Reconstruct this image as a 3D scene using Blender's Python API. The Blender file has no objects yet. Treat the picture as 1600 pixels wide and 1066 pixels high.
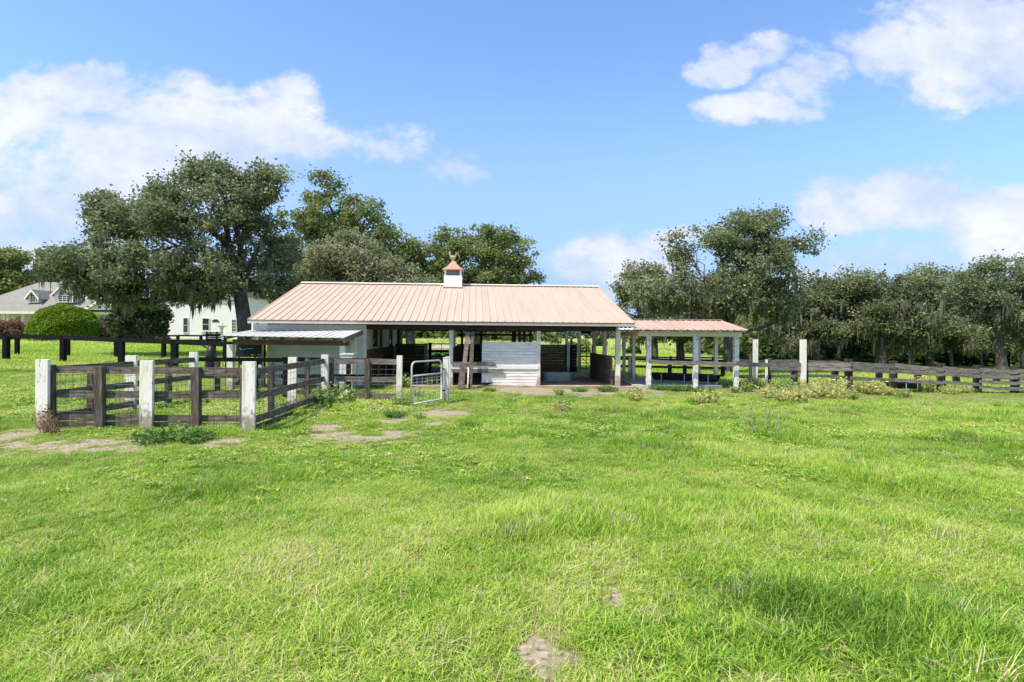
import bpy, math, random
import numpy as np
from mathutils import Matrix, Vector
R = math.radians
S = bpy.context.scene
COL = S.collection
rnd = random.Random(7)
rng = np.random.default_rng(11)

# ------------------------------------------------------------------ camera model
F, CX, HY, TH, CH = 890.0, 800.0, 522.9, 0.0078, 2.0
CT, ST = math.cos(TH), math.sin(TH)

def ray(px, py):
    u, v = px - CX, HY - py
    return (u * CT - v * ST) / F, (u * ST + v * CT) / F      # x and z per metre of depth

def at(px, py, D):
    a, b = ray(px, py)
    return Vector((a * D, D, CH + b * D))

def ss(a, b, x):
    t = np.clip((x - a) / (b - a), 0, 1)
    return t * t * (3 - 2 * t)

def vnoise(x, y, seed=0):
    x = np.asarray(x, float); y = np.asarray(y, float)
    xi = np.floor(x).astype(np.int64); yi = np.floor(y).astype(np.int64)
    fx = x - xi; fy = y - yi
    fx = fx * fx * (3 - 2 * fx); fy = fy * fy * (3 - 2 * fy)
    def h(a, b):
        n = (a * 374761393 + b * 668265263 + seed * 1442695041) & 0x7fffffff
        n = ((n ^ (n >> 13)) * 1274126177) & 0x7fffffff
        return ((n ^ (n >> 16)) & 0xffff) / 65535.0
    return (h(xi, yi) * (1 - fx) + h(xi + 1, yi) * fx) * (1 - fy) + (h(xi, yi + 1) * (1 - fx) + h(xi + 1, yi + 1) * fx) * fy

def fbm(x, y, seed=0, o=4):
    s = 0; a = 0.5
    for i in range(o):
        s = s + a * vnoise(x * 2 ** i, y * 2 ** i, seed + i * 17); a *= 0.5
    return s / (1 - 0.5 ** o)

def g(x, y):                                                  # terrain height
    x = np.asarray(x, float); y = np.asarray(y, float)
    wl = ss(4, 16, -x); wr = ss(6, 16, x)
    z = wl * (0.45 * ss(14, 30, y) + 0.5 * ss(30, 65, y))
    z = z - wr * (0.2 * ss(12, 22, y) + 0.35 * ss(25, 45, y))
    bump = (fbm(x * 0.35, y * 0.35, 5, 3) - 0.5) * 0.16 * ss(9, 3, np.abs(y - 4)) 
    bump2 = (fbm(x * 0.9, y * 0.9, 9, 3) - 0.5) * 0.10 * ss(30, 16, y) * ss(10.8, 9.5, y)
    return z + bump + bump2 + (fbm(x * .02, y * .02, 3, 3) - .5) * 1.2 * ss(90, 200, y)

def gz(x, y): return float(g(x, y))

def gp(px, py):                                               # pixel to a point of the ground
    a, b = ray(px, py)
    D = 10.0
    for _ in range(60):
        D = 0.5 * D + 0.5 * (CH - gz(a * D, D)) / (-b)
    return Vector((a * D, D, gz(a * D, D)))

# ------------------------------------------------------------------ materials
MATS = {}
def newmat(name):
    m = bpy.data.materials.new(name); m.use_nodes = True
    nt = m.node_tree; nt.nodes.clear()
    out = nt.nodes.new('ShaderNodeOutputMaterial')
    MATS[name] = m
    return m, nt, out

def noise_mat(name, cols, scale=(1, 1, 1), nscale=5, rough=0.8, metal=0.0, detail=8, spots=None, bump=0.0,
              coord='Object', spec=0.3, lo=0.3, hi=0.7, mud=None):
    """colour ramp over stretched noise; spots = (colour, noise scale, threshold, stretch)"""
    m, nt, out = newmat(name); N = nt.nodes; L = nt.links
    b = N.new('ShaderNodeBsdfPrincipled'); L.new(b.outputs[0], out.inputs[0])
    b.inputs['Roughness'].default_value = rough; b.inputs['Metallic'].default_value = metal
    b.inputs['Specular IOR Level'].default_value = spec
    tc = N.new('ShaderNodeTexCoord'); mp = N.new('ShaderNodeMapping'); mp.inputs['Scale'].default_value = scale
    L.new(tc.outputs[coord], mp.inputs[0])
    n = N.new('ShaderNodeTexNoise'); n.inputs['Scale'].default_value = nscale; n.inputs['Detail'].default_value = detail
    n.inputs['Roughness'].default_value = 0.65
    L.new(mp.outputs[0], n.inputs[0])
    r = N.new('ShaderNodeValToRGB'); L.new(n.outputs['Fac'], r.inputs[0])
    els = r.color_ramp.elements
    k = len(cols)
    els[0].position = lo; els[0].color = (*cols[0], 1); els[1].position = hi; els[1].color = (*cols[-1], 1)
    for i in range(1, k - 1):
        e = els.new(lo + (hi - lo) * i / (k - 1)); e.color = (*cols[i], 1)
    col = r.outputs[0]
    if spots:
        sc, sns, th, st = spots
        mp2 = N.new('ShaderNodeMapping'); mp2.inputs['Scale'].default_value = st; L.new(tc.outputs[coord], mp2.inputs[0])
        n2 = N.new('ShaderNodeTexNoise'); n2.inputs['Scale'].default_value = sns; n2.inputs['Detail'].default_value = 6
        n2.inputs['Roughness'].default_value = 0.7
        L.new(mp2.outputs[0], n2.inputs[0])
        mr = N.new('ShaderNodeMapRange'); mr.inputs[1].default_value = th; mr.inputs[2].default_value = th + 0.06
        L.new(n2.outputs['Fac'], mr.inputs[0])
        mx = N.new('ShaderNodeMixRGB'); L.new(mr.outputs[0], mx.inputs[0]); L.new(col, mx.inputs[1]); mx.inputs[2].default_value = (*sc, 1)
        col = mx.outputs[0]
    if mud:
        sx = N.new('ShaderNodeSeparateXYZ'); L.new(tc.outputs['Object'], sx.inputs[0])
        n3 = N.new('ShaderNodeTexNoise'); n3.inputs['Scale'].default_value = 9; n3.inputs['Detail'].default_value = 6; L.new(tc.outputs['Object'], n3.inputs[0])
        ma = N.new('ShaderNodeMath'); ma.operation = 'MULTIPLY_ADD'; ma.inputs[1].default_value = -.9; L.new(n3.outputs['Fac'], ma.inputs[0]); L.new(sx.outputs[2], ma.inputs[2])
        m4 = N.new('ShaderNodeMapRange'); m4.inputs[1].default_value = -.22; m4.inputs[2].default_value = .02; m4.inputs[3].default_value = .8; m4.inputs[4].default_value = 0
        L.new(ma.outputs[0], m4.inputs[0])
        m5 = N.new('ShaderNodeMixRGB'); L.new(m4.outputs[0], m5.inputs[0]); L.new(col, m5.inputs[1]); m5.inputs[2].default_value = (*mud, 1); col = m5.outputs[0]
    L.new(col, b.inputs['Base Color'])
    if bump:
        bp = N.new('ShaderNodeBump'); bp.inputs['Strength'].default_value = bump; bp.inputs['Distance'].default_value = 0.01
        L.new(n.outputs['Fac'], bp.inputs['Height']); L.new(bp.outputs[0], b.inputs['Normal'])
    return m

WHITE = noise_mat('white_paint', [(.55, .49, .38), (.80, .73, .61), (.85, .79, .68)], (1, 1, .25), 6, .6,
                  spots=((.30, .27, .22), 14, .60, (1, 1, .35)), bump=.3, mud=(.30, .24, .16))
WPOST = noise_mat('weathered_white_paint', [(.46, .39, .27), (.82, .75, .62), (.87, .82, .71)], (1, 1, .12), 9, .7,
                  spots=((.22, .18, .13), 22, .585, (1, 1, .18)), bump=.5, lo=.25, hi=.6, mud=(.22, .17, .10))
CHIP = noise_mat('chipped_white_paint', [(.60, .56, .47), (.82, .78, .68), (.85, .81, .73)], (1, 1, .6), 6, .7,
                 spots=((.16, .13, .11), 11, .57, (1, 1, 1.3)), bump=.4)
SIDING = noise_mat('pale_siding_paint', [(.66, .68, .61), (.78, .79, .72)], (.4, 1, 1), 3, .6,
                   spots=((.55, .57, .5), 5, .66, (.4, 1, 3)), bump=.1)
STALL = noise_mat('stall_board_paint', [(.60, .56, .48), (.82, .77, .68), (.86, .82, .74)], (.3, 1, 2), 5, .65,
                  spots=((.40, .37, .32), 9, .59, (.25, 1, 3)), bump=.2)
GREY = noise_mat('weathered_grey_wood', [(.04, .03, .022), (.145, .115, .085), (.29, .245, .19)], (.6, .6, 5), 5, .9,
                 spots=((.03, .025, .02), 6, .6, (1, 1, 4)), bump=.6)
GREYV = noise_mat('weathered_post_wood', [(.035, .027, .02), (.105, .082, .06), (.24, .20, .155)], (4, 4, .5), 5, .9, bump=.6)
DPOST = noise_mat('dark_fence_post_wood', [(.02, .016, .012), (.06, .048, .038), (.16, .135, .11)], (4, 4, .5), 5, .95, bump=.6, spec=.1)
RAILW = noise_mat('grey_rail_wood', [(.065, .052, .042), (.20, .172, .14), (.41, .36, .30)], (.5, .5, 6), 6, .9,
                  spots=((.045, .04, .035), 5, .58, (.6, .6, 5)), bump=.6)
BROWN = noise_mat('dark_brown_boards', [(.05, .032, .022), (.14, .088, .06), (.23, .15, .105)], (.6, .6, 5), 4, .85, bump=.4)
RBROWN = noise_mat('reddish_brown_boards', [(.07, .045, .03), (.19, .12, .085), (.32, .22, .16)], (.8, .8, 5), 4, .85, bump=.4)
BEAM = noise_mat('brown_beam_wood', [(.05, .03, .018), (.12, .07, .04), (.18, .11, .07)], (.4, 2, 4), 5, .85, bump=.4)
RAFTER = noise_mat('grey_rafter_wood', [(.12, .10, .08), (.24, .21, .17)], (2, 1, 3), 5, .85)
BLACK = noise_mat('black_fence_paint', [(.006, .006, .007), (.017, .017, .018)], (1, 1, 3), 5, .9, spec=.08)
RUBBER = noise_mat('black_plastic', [(.008, .008, .010), (.022, .022, .026)], (1, 1, 1), 4, .45)
COPPER = noise_mat('peach_metal_roof', [(.50, .36, .245), (.55, .405, .28), (.60, .455, .325)], (3.6, .16, 1), 1.0, .42, .0,
                   spots=((.62, .40, .29), 1.4, .66, (1.5, .3, 1)), spec=.5)
CAPM = noise_mat('red_copper_cap', [(.52, .24, .16), (.60, .31, .22)], (1, 1, 1), 3, .4, spec=.5)
CUPW = noise_mat('bright_white_paint', [(.80, .80, .80), (.86, .86, .87)], (1, 1, 1), 3, .6)
COPPERR = noise_mat('copper_red_metal_roof', [(.45, .285, .20), (.53, .365, .26), (.60, .46, .36)], (3.6, .3, 1), 1.2, .45, .0, spec=.5)
CREAM = noise_mat('cream_trim', [(.74, .65, .53), (.84, .76, .64)], (1, 1, 1), 3, .6)
TIN = noise_mat('white_tin', [(.60, .565, .50), (.72, .69, .63)], (1, .4, 1), 2, .4, spots=((.5, .47, .44), 4, .67, (3, .6, 1)))
CLEARP = noise_mat('white_roof_sheet', [(.72, .74, .74), (.85, .86, .86)], (1, 1, 1), 3, .4)
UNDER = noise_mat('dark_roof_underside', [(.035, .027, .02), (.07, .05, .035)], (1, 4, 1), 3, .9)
GALV = noise_mat('galvanised_metal', [(.34, .40, .38), (.52, .58, .55)], (1, 1, 1), 6, .4, .35)
STEEL = noise_mat('pale_gate_steel', [(.52, .52, .50), (.68, .68, .66)], (1, 1, 1), 8, .45, .2)
WIRE = noise_mat('rusty_wire', [(.08, .07, .06), (.2, .18, .17)], (1, 1, 1), 8, .7, .1)
GOLD = noise_mat('gilded_metal', [(.42, .33, .17), (.60, .50, .30)], (1, 1, 1), 6, .4, .5)
LOUV = noise_mat('grey_louvre', [(.30, .30, .32), (.40, .40, .42)], (1, 1, 1), 3, .6)
SOIL = noise_mat('reddish_barn_dirt', [(.24, .16, .11), (.42, .30, .21), (.55, .42, .32)], (1, 1, 1), 2.5, .95, bump=.8)
SANDM = noise_mat('grey_sand', [(.22, .17, .13), (.38, .31, .25), (.46, .39, .32)], (1, 1, 1), 3, .95, bump=.8)
CONC = noise_mat('pale_concrete', [(.42, .39, .36), (.60, .57, .53)], (1, 1, 1), 3, .9, spots=((.25, .2, .16), 4, .6, (1, 1, 1)))
SHINGLE = noise_mat('grey_shingles', [(.17, .155, .13), (.26, .24, .20), (.34, .32, .27)], (1, 1, 4), 3, .95)
STUCCO = noise_mat('white_stucco', [(.74, .70, .65), (.82, .77, .72)], (1, 1, 1), 1, .8)
GLASSD = noise_mat('dark_window_glass', [(.015, .017, .02), (.05, .055, .06)], (1, 1, 1), 1, .08, spec=.8)
BARK = noise_mat('oak_bark', [(.035, .028, .022), (.09, .075, .06), (.16, .14, .115)], (1, 1, .3), 5, .95, bump=.8)
BARKL = noise_mat('pale_bark', [(.16, .14, .12), (.30, .27, .24)], (1, 1, .3), 5, .95, bump=.6)

def leaf_mat(name, c0, c1, c2=None, trans=.46, rough=.6, attr='tint'):
    m, nt, out = newmat(name); N = nt.nodes; L = nt.links
    a = N.new('ShaderNodeAttribute'); a.attribute_name = attr
    r = N.new('ShaderNodeValToRGB'); L.new(a.outputs['Fac'], r.inputs[0])
    e = r.color_ramp.elements
    e[0].position = 0; e[0].color = (*c0, 1); e[1].position = .85 if c2 else 1; e[1].color = (*c1, 1)
    if c2: x = e.new(1.0); x.color = (*c2, 1)
    b = N.new('ShaderNodeBsdfPrincipled'); b.inputs['Roughness'].default_value = rough
    b.inputs['Specular IOR Level'].default_value = .3
    t = N.new('ShaderNodeBsdfTranslucent'); mx = N.new('ShaderNodeMixShader'); mx.inputs[0].default_value = trans
    L.new(r.outputs[0], b.inputs['Base Color']); L.new(r.outputs[0], t.inputs[0])
    L.new(b.outputs[0], mx.inputs[1]); L.new(t.outputs[0], mx.inputs[2]); L.new(mx.outputs[0], out.inputs[0])
    return m

OAK = leaf_mat('oak_leaves', (.09, .115, .048), (.29, .325, .15), (.49, .50, .30))
OAKG = leaf_mat('green_oak_leaves', (.095, .125, .038), (.31, .36, .11), (.48, .49, .21))
OLIVE = leaf_mat('olive_leaves', (.13, .15, .07), (.37, .37, .19), (.50, .49, .31))
MOSS = leaf_mat('hanging_moss', (.09, .095, .055), (.23, .225, .14), trans=.35)
UNDERG = leaf_mat('understory_leaves', (.03, .06, .015), (.10, .17, .04), (.17, .25, .06))
HEDGE = leaf_mat('clipped_shrub_leaves', (.08, .15, .012), (.26, .40, .03), (.36, .50, .05))
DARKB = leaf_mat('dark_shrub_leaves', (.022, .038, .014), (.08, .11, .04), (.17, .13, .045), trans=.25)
PINKB = leaf_mat('pinkish_shrub_leaves', (.14, .12, .06), (.36, .27, .18), (.46, .36, .27))
RUSTB = leaf_mat('rusty_shrub_leaves', (.13, .07, .035), (.38, .20, .12), (.30, .28, .08))
YWEED = leaf_mat('dry_yellow_weed_leaves', (.34, .40, .10), (.74, .68, .24), (.76, .52, .20), trans=.4)
GWEED = leaf_mat('light_green_weed_leaves', (.18, .28, .06), (.46, .56, .18), (.60, .62, .30), trans=.4)
DWEED = leaf_mat('deep_green_weed_leaves', (.05, .12, .02), (.18, .34, .06), (.28, .44, .10), trans=.35)
RWEED = leaf_mat('dead_red_weed_leaves', (.16, .07, .035), (.32, .16, .08), trans=.3)
FARG = leaf_mat('distant_foliage', (.06, .085, .055), (.12, .155, .09))

# ------------------------------------------------------------------ mesh helpers
class MB:
    def __init__(s): s.v = []; s.f = []
    def add(s, vs, fs):
        k = len(s.v); s.v += [tuple(p) for p in vs]; s.f += [tuple(i + k for i in f) for f in fs]; return s
    def box(s, x0, x1, y0, y1, z0, z1):
        return s.add([(x0, y0, z0), (x1, y0, z0), (x1, y1, z0), (x0, y1, z0), (x0, y0, z1), (x1, y0, z1), (x1, y1, z1), (x0, y1, z1)],
                     [(0, 3, 2, 1), (4, 5, 6, 7), (0, 1, 5, 4), (1, 2, 6, 5), (2, 3, 7, 6), (3, 0, 4, 7)])
    def beam(s, a, b, w, h, up=(0, 0, 1)):
        a = Vector(a); b = Vector(b); d = (b - a).normalized(); up = Vector(up)
        if abs(d.dot(up)) > .99: up = Vector((0, 1, 0))
        x = d.cross(up).normalized(); z = x.cross(d)
        vs = []
        for p in (a, b):
            for i, j in ((-1, -1), (1, -1), (1, 1), (-1, 1)): vs.append(p + x * w * .5 * i + z * h * .5 * j)
        return s.add(vs, [(0, 1, 2, 3), (7, 6, 5, 4), (0, 4, 5, 1), (1, 5, 6, 2), (2, 6, 7, 3), (3, 7, 4, 0)])
    def tube(s, pts, rad, n=8, caps=True):
        pts = [Vector(p) for p in pts]
        if not hasattr(rad, '__len__'): rad = [rad] * len(pts)
        base = len(s.v); prev = None
        for i, p in enumerate(pts):
            d = (pts[min(i + 1, len(pts) - 1)] - pts[max(i - 1, 0)]).normalized()
            if prev is None:
                x = d.cross(Vector((0, 0, 1)))
                if x.length < .05: x = d.cross(Vector((0, 1, 0)))
            else: x = prev - d * prev.dot(d)
            x.normalize(); y = d.cross(x); prev = x
            for k in range(n):
                a = 2 * math.pi * k / n
                s.v.append(tuple(p + (x * math.cos(a) + y * math.sin(a)) * rad[i]))
        for i in range(len(pts) - 1):
            for k in range(n):
                q = base + i * n; s.f.append((q + k, q + (k + 1) % n, q + n + (k + 1) % n, q + n + k))
        if caps:
            s.f.append(tuple(base + k for k in range(n))[::-1]); q = base + (len(pts) - 1) * n
            s.f.append(tuple(q + k for k in range(n)))
        return s
    def prism(s, poly, off):
        """extrude a 3-D polygon by an offset vector"""
        n = len(poly); off = Vector(off)
        vs = [Vector(p) for p in poly] + [Vector(p) + off for p in poly]
        fs = [tuple(range(n))[::-1], tuple(range(n, 2 * n))] + [(i, (i + 1) % n, n + (i + 1) % n, n + i) for i in range(n)]
        return s.add(vs, fs)
    def islands(s):
        par = list(range(len(s.v)))
        def find(i):
            while par[i] != i: par[i] = par[par[i]]; i = par[i]
            return i
        for f in s.f:
            for j in f[1:]: par[find(j)] = find(f[0])
        grp = {}
        for f in s.f: grp.setdefault(find(f[0]), []).append(f)
        for fs in grp.values():
            ids = sorted({i for f in fs for i in f}); mp = {i: k for k, i in enumerate(ids)}
            m = MB(); m.v = [s.v[i] for i in ids]; m.f = [tuple(mp[i] for i in f) for f in fs]; yield m
    def build(s, name, mat, parent=None, world=True, smooth=False, split=False):
        if split: return [m.build(name, mat, parent, world, smooth) for m in s.islands()]
        me = bpy.data.meshes.new(name)
        vs = s.v
        if parent is not None and world:
            inv = wm(parent).inverted(); vs = [tuple(inv @ Vector(p)) for p in vs]
        me.from_pydata(vs, [], s.f); me.materials.append(mat)
        if smooth: me.polygons.foreach_set('use_smooth', [True] * len(me.polygons))
        me.update()
        o = bpy.data.objects.new(name, me); COL.objects.link(o)
        if parent is not None: o.parent = parent
        return o

def wm(o):
    m = Matrix.LocRotScale(o.location, o.rotation_euler, o.scale)
    return wm(o.parent) @ m if o.parent else m

def thing(name, label, cat, loc=(0, 0, 0), rz=0, group=None):
    o = bpy.data.objects.new(name, None); COL.objects.link(o)
    o.location = loc; o.rotation_euler = (0, 0, rz); o.empty_display_size = .2
    o['label'] = label; o['category'] = cat
    if group: o['group'] = group
    return o
def tag(o, label, cat, group=None):
    o['label'] = label; o['category'] = cat
    if group: o['group'] = group
    return o
def struct(o): o['kind'] = 'structure'; return o
def dup(root, loc, rz, sc, label, group):
    r = root.copy(); COL.objects.link(r); r.location = loc; r.rotation_euler = (0, 0, rz); r.scale = (sc,) * 3
    r['label'] = label; r['group'] = group
    for ch in list(root.children):
        c = ch.copy(); COL.objects.link(c); c.parent = r
        for q in ch.children:
            d = q.copy(); COL.objects.link(d); d.parent = c
    return r

def leaves_mesh(name, P, size, mat, parent, tint, elong=1.6, droop=None):
    """P: n x 3 world positions; one bent rhombus leaf each"""
    n = len(P)
    d = rng.normal(size=(n, 3)); d[:, 2] *= .7
    if droop is not None: d[:, 2] -= droop
    d /= np.linalg.norm(d, axis=1, keepdims=True)
    u = np.cross(d, rng.normal(size=(n, 3))); u /= np.linalg.norm(u, axis=1, keepdims=True)
    sz = size * rng.uniform(.6, 1.4, (n, 1))
    V = np.empty((n, 4, 3))
    V[:, 0] = P - d * sz * elong * .5; V[:, 1] = P + u * sz * .5; V[:, 2] = P + d * sz * elong * .5; V[:, 3] = P - u * sz * .5
    V = V.reshape(-1, 3)
    inv = np.array(wm(parent).inverted()) if parent is not None else np.eye(4)
    V = V @ inv[:3, :3].T + inv[:3, 3]
    me = quadmesh(name, V, n); me.materials.append(mat)
    a = me.attributes.new('tint', 'FLOAT', 'FACE'); a.data.foreach_set('value', np.clip(tint, 0, 1).astype(np.float32))
    o = bpy.data.objects.new(name, me); COL.objects.link(o)
    if parent is not None: o.parent = parent
    return o

def quadmesh(name, V, nq):
    me = bpy.data.meshes.new(name)
    me.vertices.add(len(V)); me.vertices.foreach_set('co', np.ascontiguousarray(V, dtype=np.float32).ravel())
    me.loops.add(nq * 4); me.loops.foreach_set('vertex_index', np.arange(nq * 4, dtype=np.int32))
    me.polygons.add(nq); me.polygons.foreach_set('loop_start', np.arange(0, nq * 4, 4, dtype=np.int32))
    me.update(calc_edges=True)
    return me

# ------------------------------------------------------------------ ground
PATCH = []   # bare sandy patches: (x, y, rx, ry)
for px, py, wx, wy in [(560, 683, 95, 11), (505, 668, 34, 7), (610, 658, 30, 5), (700, 645, 50, 8), (690, 662, 32, 4), (850, 1018, 48, 38),
                       (962, 938, 18, 26), (15, 683, 60, 17), (130, 697, 190, 12), (340, 692, 60, 8),
                       (850, 612, 120, 9), (980, 612, 80, 7),
                       (870, 660, 60, 12)]:
    c = gp(px, py); e = gp(px + wx, py); t = gp(px, py - wy); b_ = gp(px, py + wy)
    PATCH.append((c.x, (t.y + b_.y) / 2, abs(e.x - c.x), abs(t.y - b_.y) / 2))
PATCH[-1] = PATCH[-1]
def soil(x, y):
    x = np.asarray(x, float); y = np.asarray(y, float)
    m = np.zeros_like(x)
    nn = (fbm(x * 4, y * 4, 21, 5) - .5) * 3.4 + (fbm(x * 1.2, y * 1.2, 33, 2) - .5)  - .12
    for i, (cx, cy, rx, ry) in enumerate(PATCH):
        w = .45 if i == len(PATCH) - 1 else 1.0; nb = .45 if i in (5, 6) else 0
        d = 1 - ((x - cx) / rx) ** 2 - ((y - cy) / ry) ** 2
        m = np.maximum(m, w * np.clip((d + nb + nn * .8) * .8, 0, 1) * (d > -1.5))
    small = fbm(x * 1.3, y * 1.3, 77, 4)
    m = np.maximum(m, .25 * ss(.72, .82, small))
    return m

def near_patch(x, y):
    m = np.full(np.shape(x), 0.0)
    for cx, cy, rx, ry in PATCH[:-1]: m = np.maximum(m, np.exp(-(((x - cx) / (rx * 1.4)) ** 2 + ((y - cy) / (ry * 1.4 + .15)) ** 2)))
    return m

def axis(segs):
    a = [segs[0][0]]
    for s0, s1, n in segs: a += list(np.linspace(s0, s1, n + 1)[1:])
    return np.array(a)
xs = axis([(-1600, -300, 12), (-300, -60, 24), (-60, -20, 50), (-20, -12, 50), (-12, 12, 260), (12, 20, 50), (20, 60, 50), (60, 300, 24), (300, 1600, 12)])
ys = axis([(-60, -5, 12), (-5, 2, 12), (2, 14, 170), (14, 24, 90), (24, 60, 60), (60, 300, 40), (300, 2600, 24)])
X, Y = np.meshgrid(xs, ys); Z = g(X, Y)
V = np.stack([X.ravel(), Y.ravel(), Z.ravel()], 1)
nx, ny = len(xs), len(ys)
I = (np.arange(ny - 1)[:, None] * nx + np.arange(nx - 1)[None]).ravel()
Q = np.stack([I, I + 1, I + nx + 1, I + nx], 1).astype(np.int32)
me = bpy.data.meshes.new('ground')
me.vertices.add(len(V)); me.vertices.foreach_set('co', V.astype(np.float32).ravel())
me.loops.add(Q.size); me.loops.foreach_set('vertex_index', Q.ravel())
me.polygons.add(len(Q)); me.polygons.foreach_set('loop_start', np.arange(0, Q.size, 4, dtype=np.int32))
me.update(calc_edges=True)
me.polygons.foreach_set('use_smooth', [True] * len(Q))
a = me.attributes.new('soil', 'FLOAT', 'POINT'); a.data.foreach_set('value', soil(V[:, 0], V[:, 1]).astype(np.float32))
gm, nt, out = newmat('grassy_ground'); N = nt.nodes; L = nt.links
b = N.new('ShaderNodeBsdfPrincipled'); b.inputs['Roughness'].default_value = .95; b.inputs['Specular IOR Level'].default_value = .1
L.new(b.outputs[0], out.inputs[0])
geo = N.new('ShaderNodeNewGeometry')
def noise(sc, det=6):
    n = N.new('ShaderNodeTexNoise'); n.inputs['Scale'].default_value = sc; n.inputs['Detail'].default_value = det
    L.new(geo.outputs['Position'], n.inputs[0]); return n.outputs['Fac']
def ramp(fac, stops):
    r = N.new('ShaderNodeValToRGB'); L.new(fac, r.inputs[0]); e = r.color_ramp.elements
    e[0].position = stops[0][0]; e[0].color = (*stops[0][1], 1); e[1].position = stops[-1][0]; e[1].color = (*stops[-1][1], 1)
    for p, c in stops[1:-1]: x = e.new(p); x.color = (*c, 1)
    return r.outputs[0]
def mix(f, a_, b_):
    m = N.new('ShaderNodeMixRGB')
    if isinstance(f, float): m.inputs[0].default_value = f
    else: L.new(f, m.inputs[0])
    L.new(a_, m.inputs[1]); L.new(b_, m.inputs[2]); return m.outputs[0]
grass_c = ramp(noise(.35, 8), [(.3, (.20, .31, .03)), (.5, (.29, .39, .05)), (.7, (.40, .44, .09))])
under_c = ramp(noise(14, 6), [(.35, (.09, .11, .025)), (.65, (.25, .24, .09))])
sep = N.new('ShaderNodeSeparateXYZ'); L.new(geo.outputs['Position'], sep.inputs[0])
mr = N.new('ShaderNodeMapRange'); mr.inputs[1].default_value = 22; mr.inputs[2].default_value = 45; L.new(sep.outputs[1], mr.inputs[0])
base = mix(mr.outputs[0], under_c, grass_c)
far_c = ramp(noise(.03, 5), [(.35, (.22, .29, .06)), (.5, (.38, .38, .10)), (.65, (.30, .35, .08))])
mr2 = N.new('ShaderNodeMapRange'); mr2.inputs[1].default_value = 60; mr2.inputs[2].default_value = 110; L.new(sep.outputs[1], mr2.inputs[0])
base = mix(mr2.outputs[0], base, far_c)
sand_c = ramp(noise(19, 12), [(.30, (.13, .10, .06)), (.42, (.29, .23, .15)), (.55, (.40, .325, .225)), (.72, (.50, .42, .31))])
at_ = N.new('ShaderNodeAttribute'); at_.attribute_name = 'soil'
mr3 = N.new('ShaderNodeMapRange'); mr3.inputs[1].default_value = .02; mr3.inputs[2].default_value = .5; L.new(at_.outputs['Fac'], mr3.inputs[0])
base = mix(mr3.outputs[0], base, sand_c)
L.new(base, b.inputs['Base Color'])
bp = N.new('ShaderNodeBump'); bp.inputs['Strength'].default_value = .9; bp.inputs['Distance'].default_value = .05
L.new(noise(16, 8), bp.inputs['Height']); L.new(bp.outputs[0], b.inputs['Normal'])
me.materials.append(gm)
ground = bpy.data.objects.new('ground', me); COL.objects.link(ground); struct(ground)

# ------------------------------------------------------------------ grass (stuff)
def grass_mat(name, attr='tint', dry=1.0):
    m, nt, out = newmat(name); N = nt.nodes; L = nt.links
    a = N.new('ShaderNodeAttribute'); a.attribute_type = 'INSTANCER'; a.attribute_name = 'tint'
    bl = N.new('ShaderNodeAttribute'); bl.attribute_name = 'blade'
    ad = N.new('ShaderNodeMath'); ad.operation = 'MULTIPLY_ADD'; L.new(bl.outputs['Fac'], ad.inputs[0]); ad.inputs[1].default_value = .62; L.new(a.outputs['Fac'], ad.inputs[2])
    sb = N.new('ShaderNodeMath'); sb.operation = 'SUBTRACT'; sb.inputs[1].default_value = .30; L.new(ad.outputs[0], sb.inputs[0])
    r = N.new('ShaderNodeValToRGB'); L.new(sb.outputs[0], r.inputs[0]); e = r.color_ramp.elements
    e[0].position = 0; e[0].color = (.10, .21, .02, 1); e[1].position = 1; e[1].color = (.62, .52, .30, 1)
    for p, c in ((.25, (.22, .39, .035)), (.5, (.38, .57, .05)), (.72, (.61, .69, .115)), (.86, (.72, .68, .30))):
        x = e.new(p); x.color = (*c, 1)
    b = N.new('ShaderNodeBsdfPrincipled'); b.inputs['Roughness'].default_value = .5; b.inputs['Specular IOR Level'].default_value = .35
    t = N.new('ShaderNodeBsdfTranslucent'); mx = N.new('ShaderNodeMixShader'); mx.inputs[0].default_value = .34
    L.new(r.outputs[0], b.inputs['Base Color']); L.new(r.outputs[0], t.inputs[0])
    L.new(b.outputs[0], mx.inputs[1]); L.new(t.outputs[0], mx.inputs[2]); L.new(mx.outputs[0], out.inputs[0])
    return m
GRASSM = grass_mat('grass_blades')

def tuft(nb, rad, hmin, hmax, w, lean, seed, segs=3):
    r = np.random.default_rng(seed)
    V = []; blade = []
    for i in range(nb):
        a = r.uniform(0, 2 * math.pi); d = rad * math.sqrt(r.uniform()); bx, by = d * math.cos(a), d * math.sin(a)
        h = r.uniform(hmin, hmax); az = r.uniform(0, 2 * math.pi); ln = h * r.uniform(.15, lean)
        dx, dy = math.cos(az), math.sin(az); ww = w * r.uniform(.7, 1.3)
        sa = az + math.pi / 2 + r.uniform(-.5, .5); sx, sy = math.cos(sa), math.sin(sa)
        prev = None; bt = r.uniform()
        for k in range(segs + 1):
            t = k / segs; q = ww * .5 * (1 - t ** 1.6) + .0006
            c = (bx + dx * ln * t ** 1.8, by + dy * ln * t ** 1.8, h * (t - .38 * min(1, ln / h) * t * t) - .01)
            cur = ((c[0] - sx * q, c[1] - sy * q, c[2]), (c[0] + sx * q, c[1] + sy * q, c[2]))
            if prev: V += [prev[0], prev[1], cur[1], cur[0]]; blade.append(bt)
            prev = cur
    me = quadmesh('grass_tuft', np.array(V), len(V) // 4)
    a = me.attributes.new('blade', 'FLOAT', 'FACE'); a.data.foreach_set('value', np.array(blade, np.float32))
    me.materials.append(GRASSM)
    return bpy.data.objects.new('grass_tuft', me)

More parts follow.
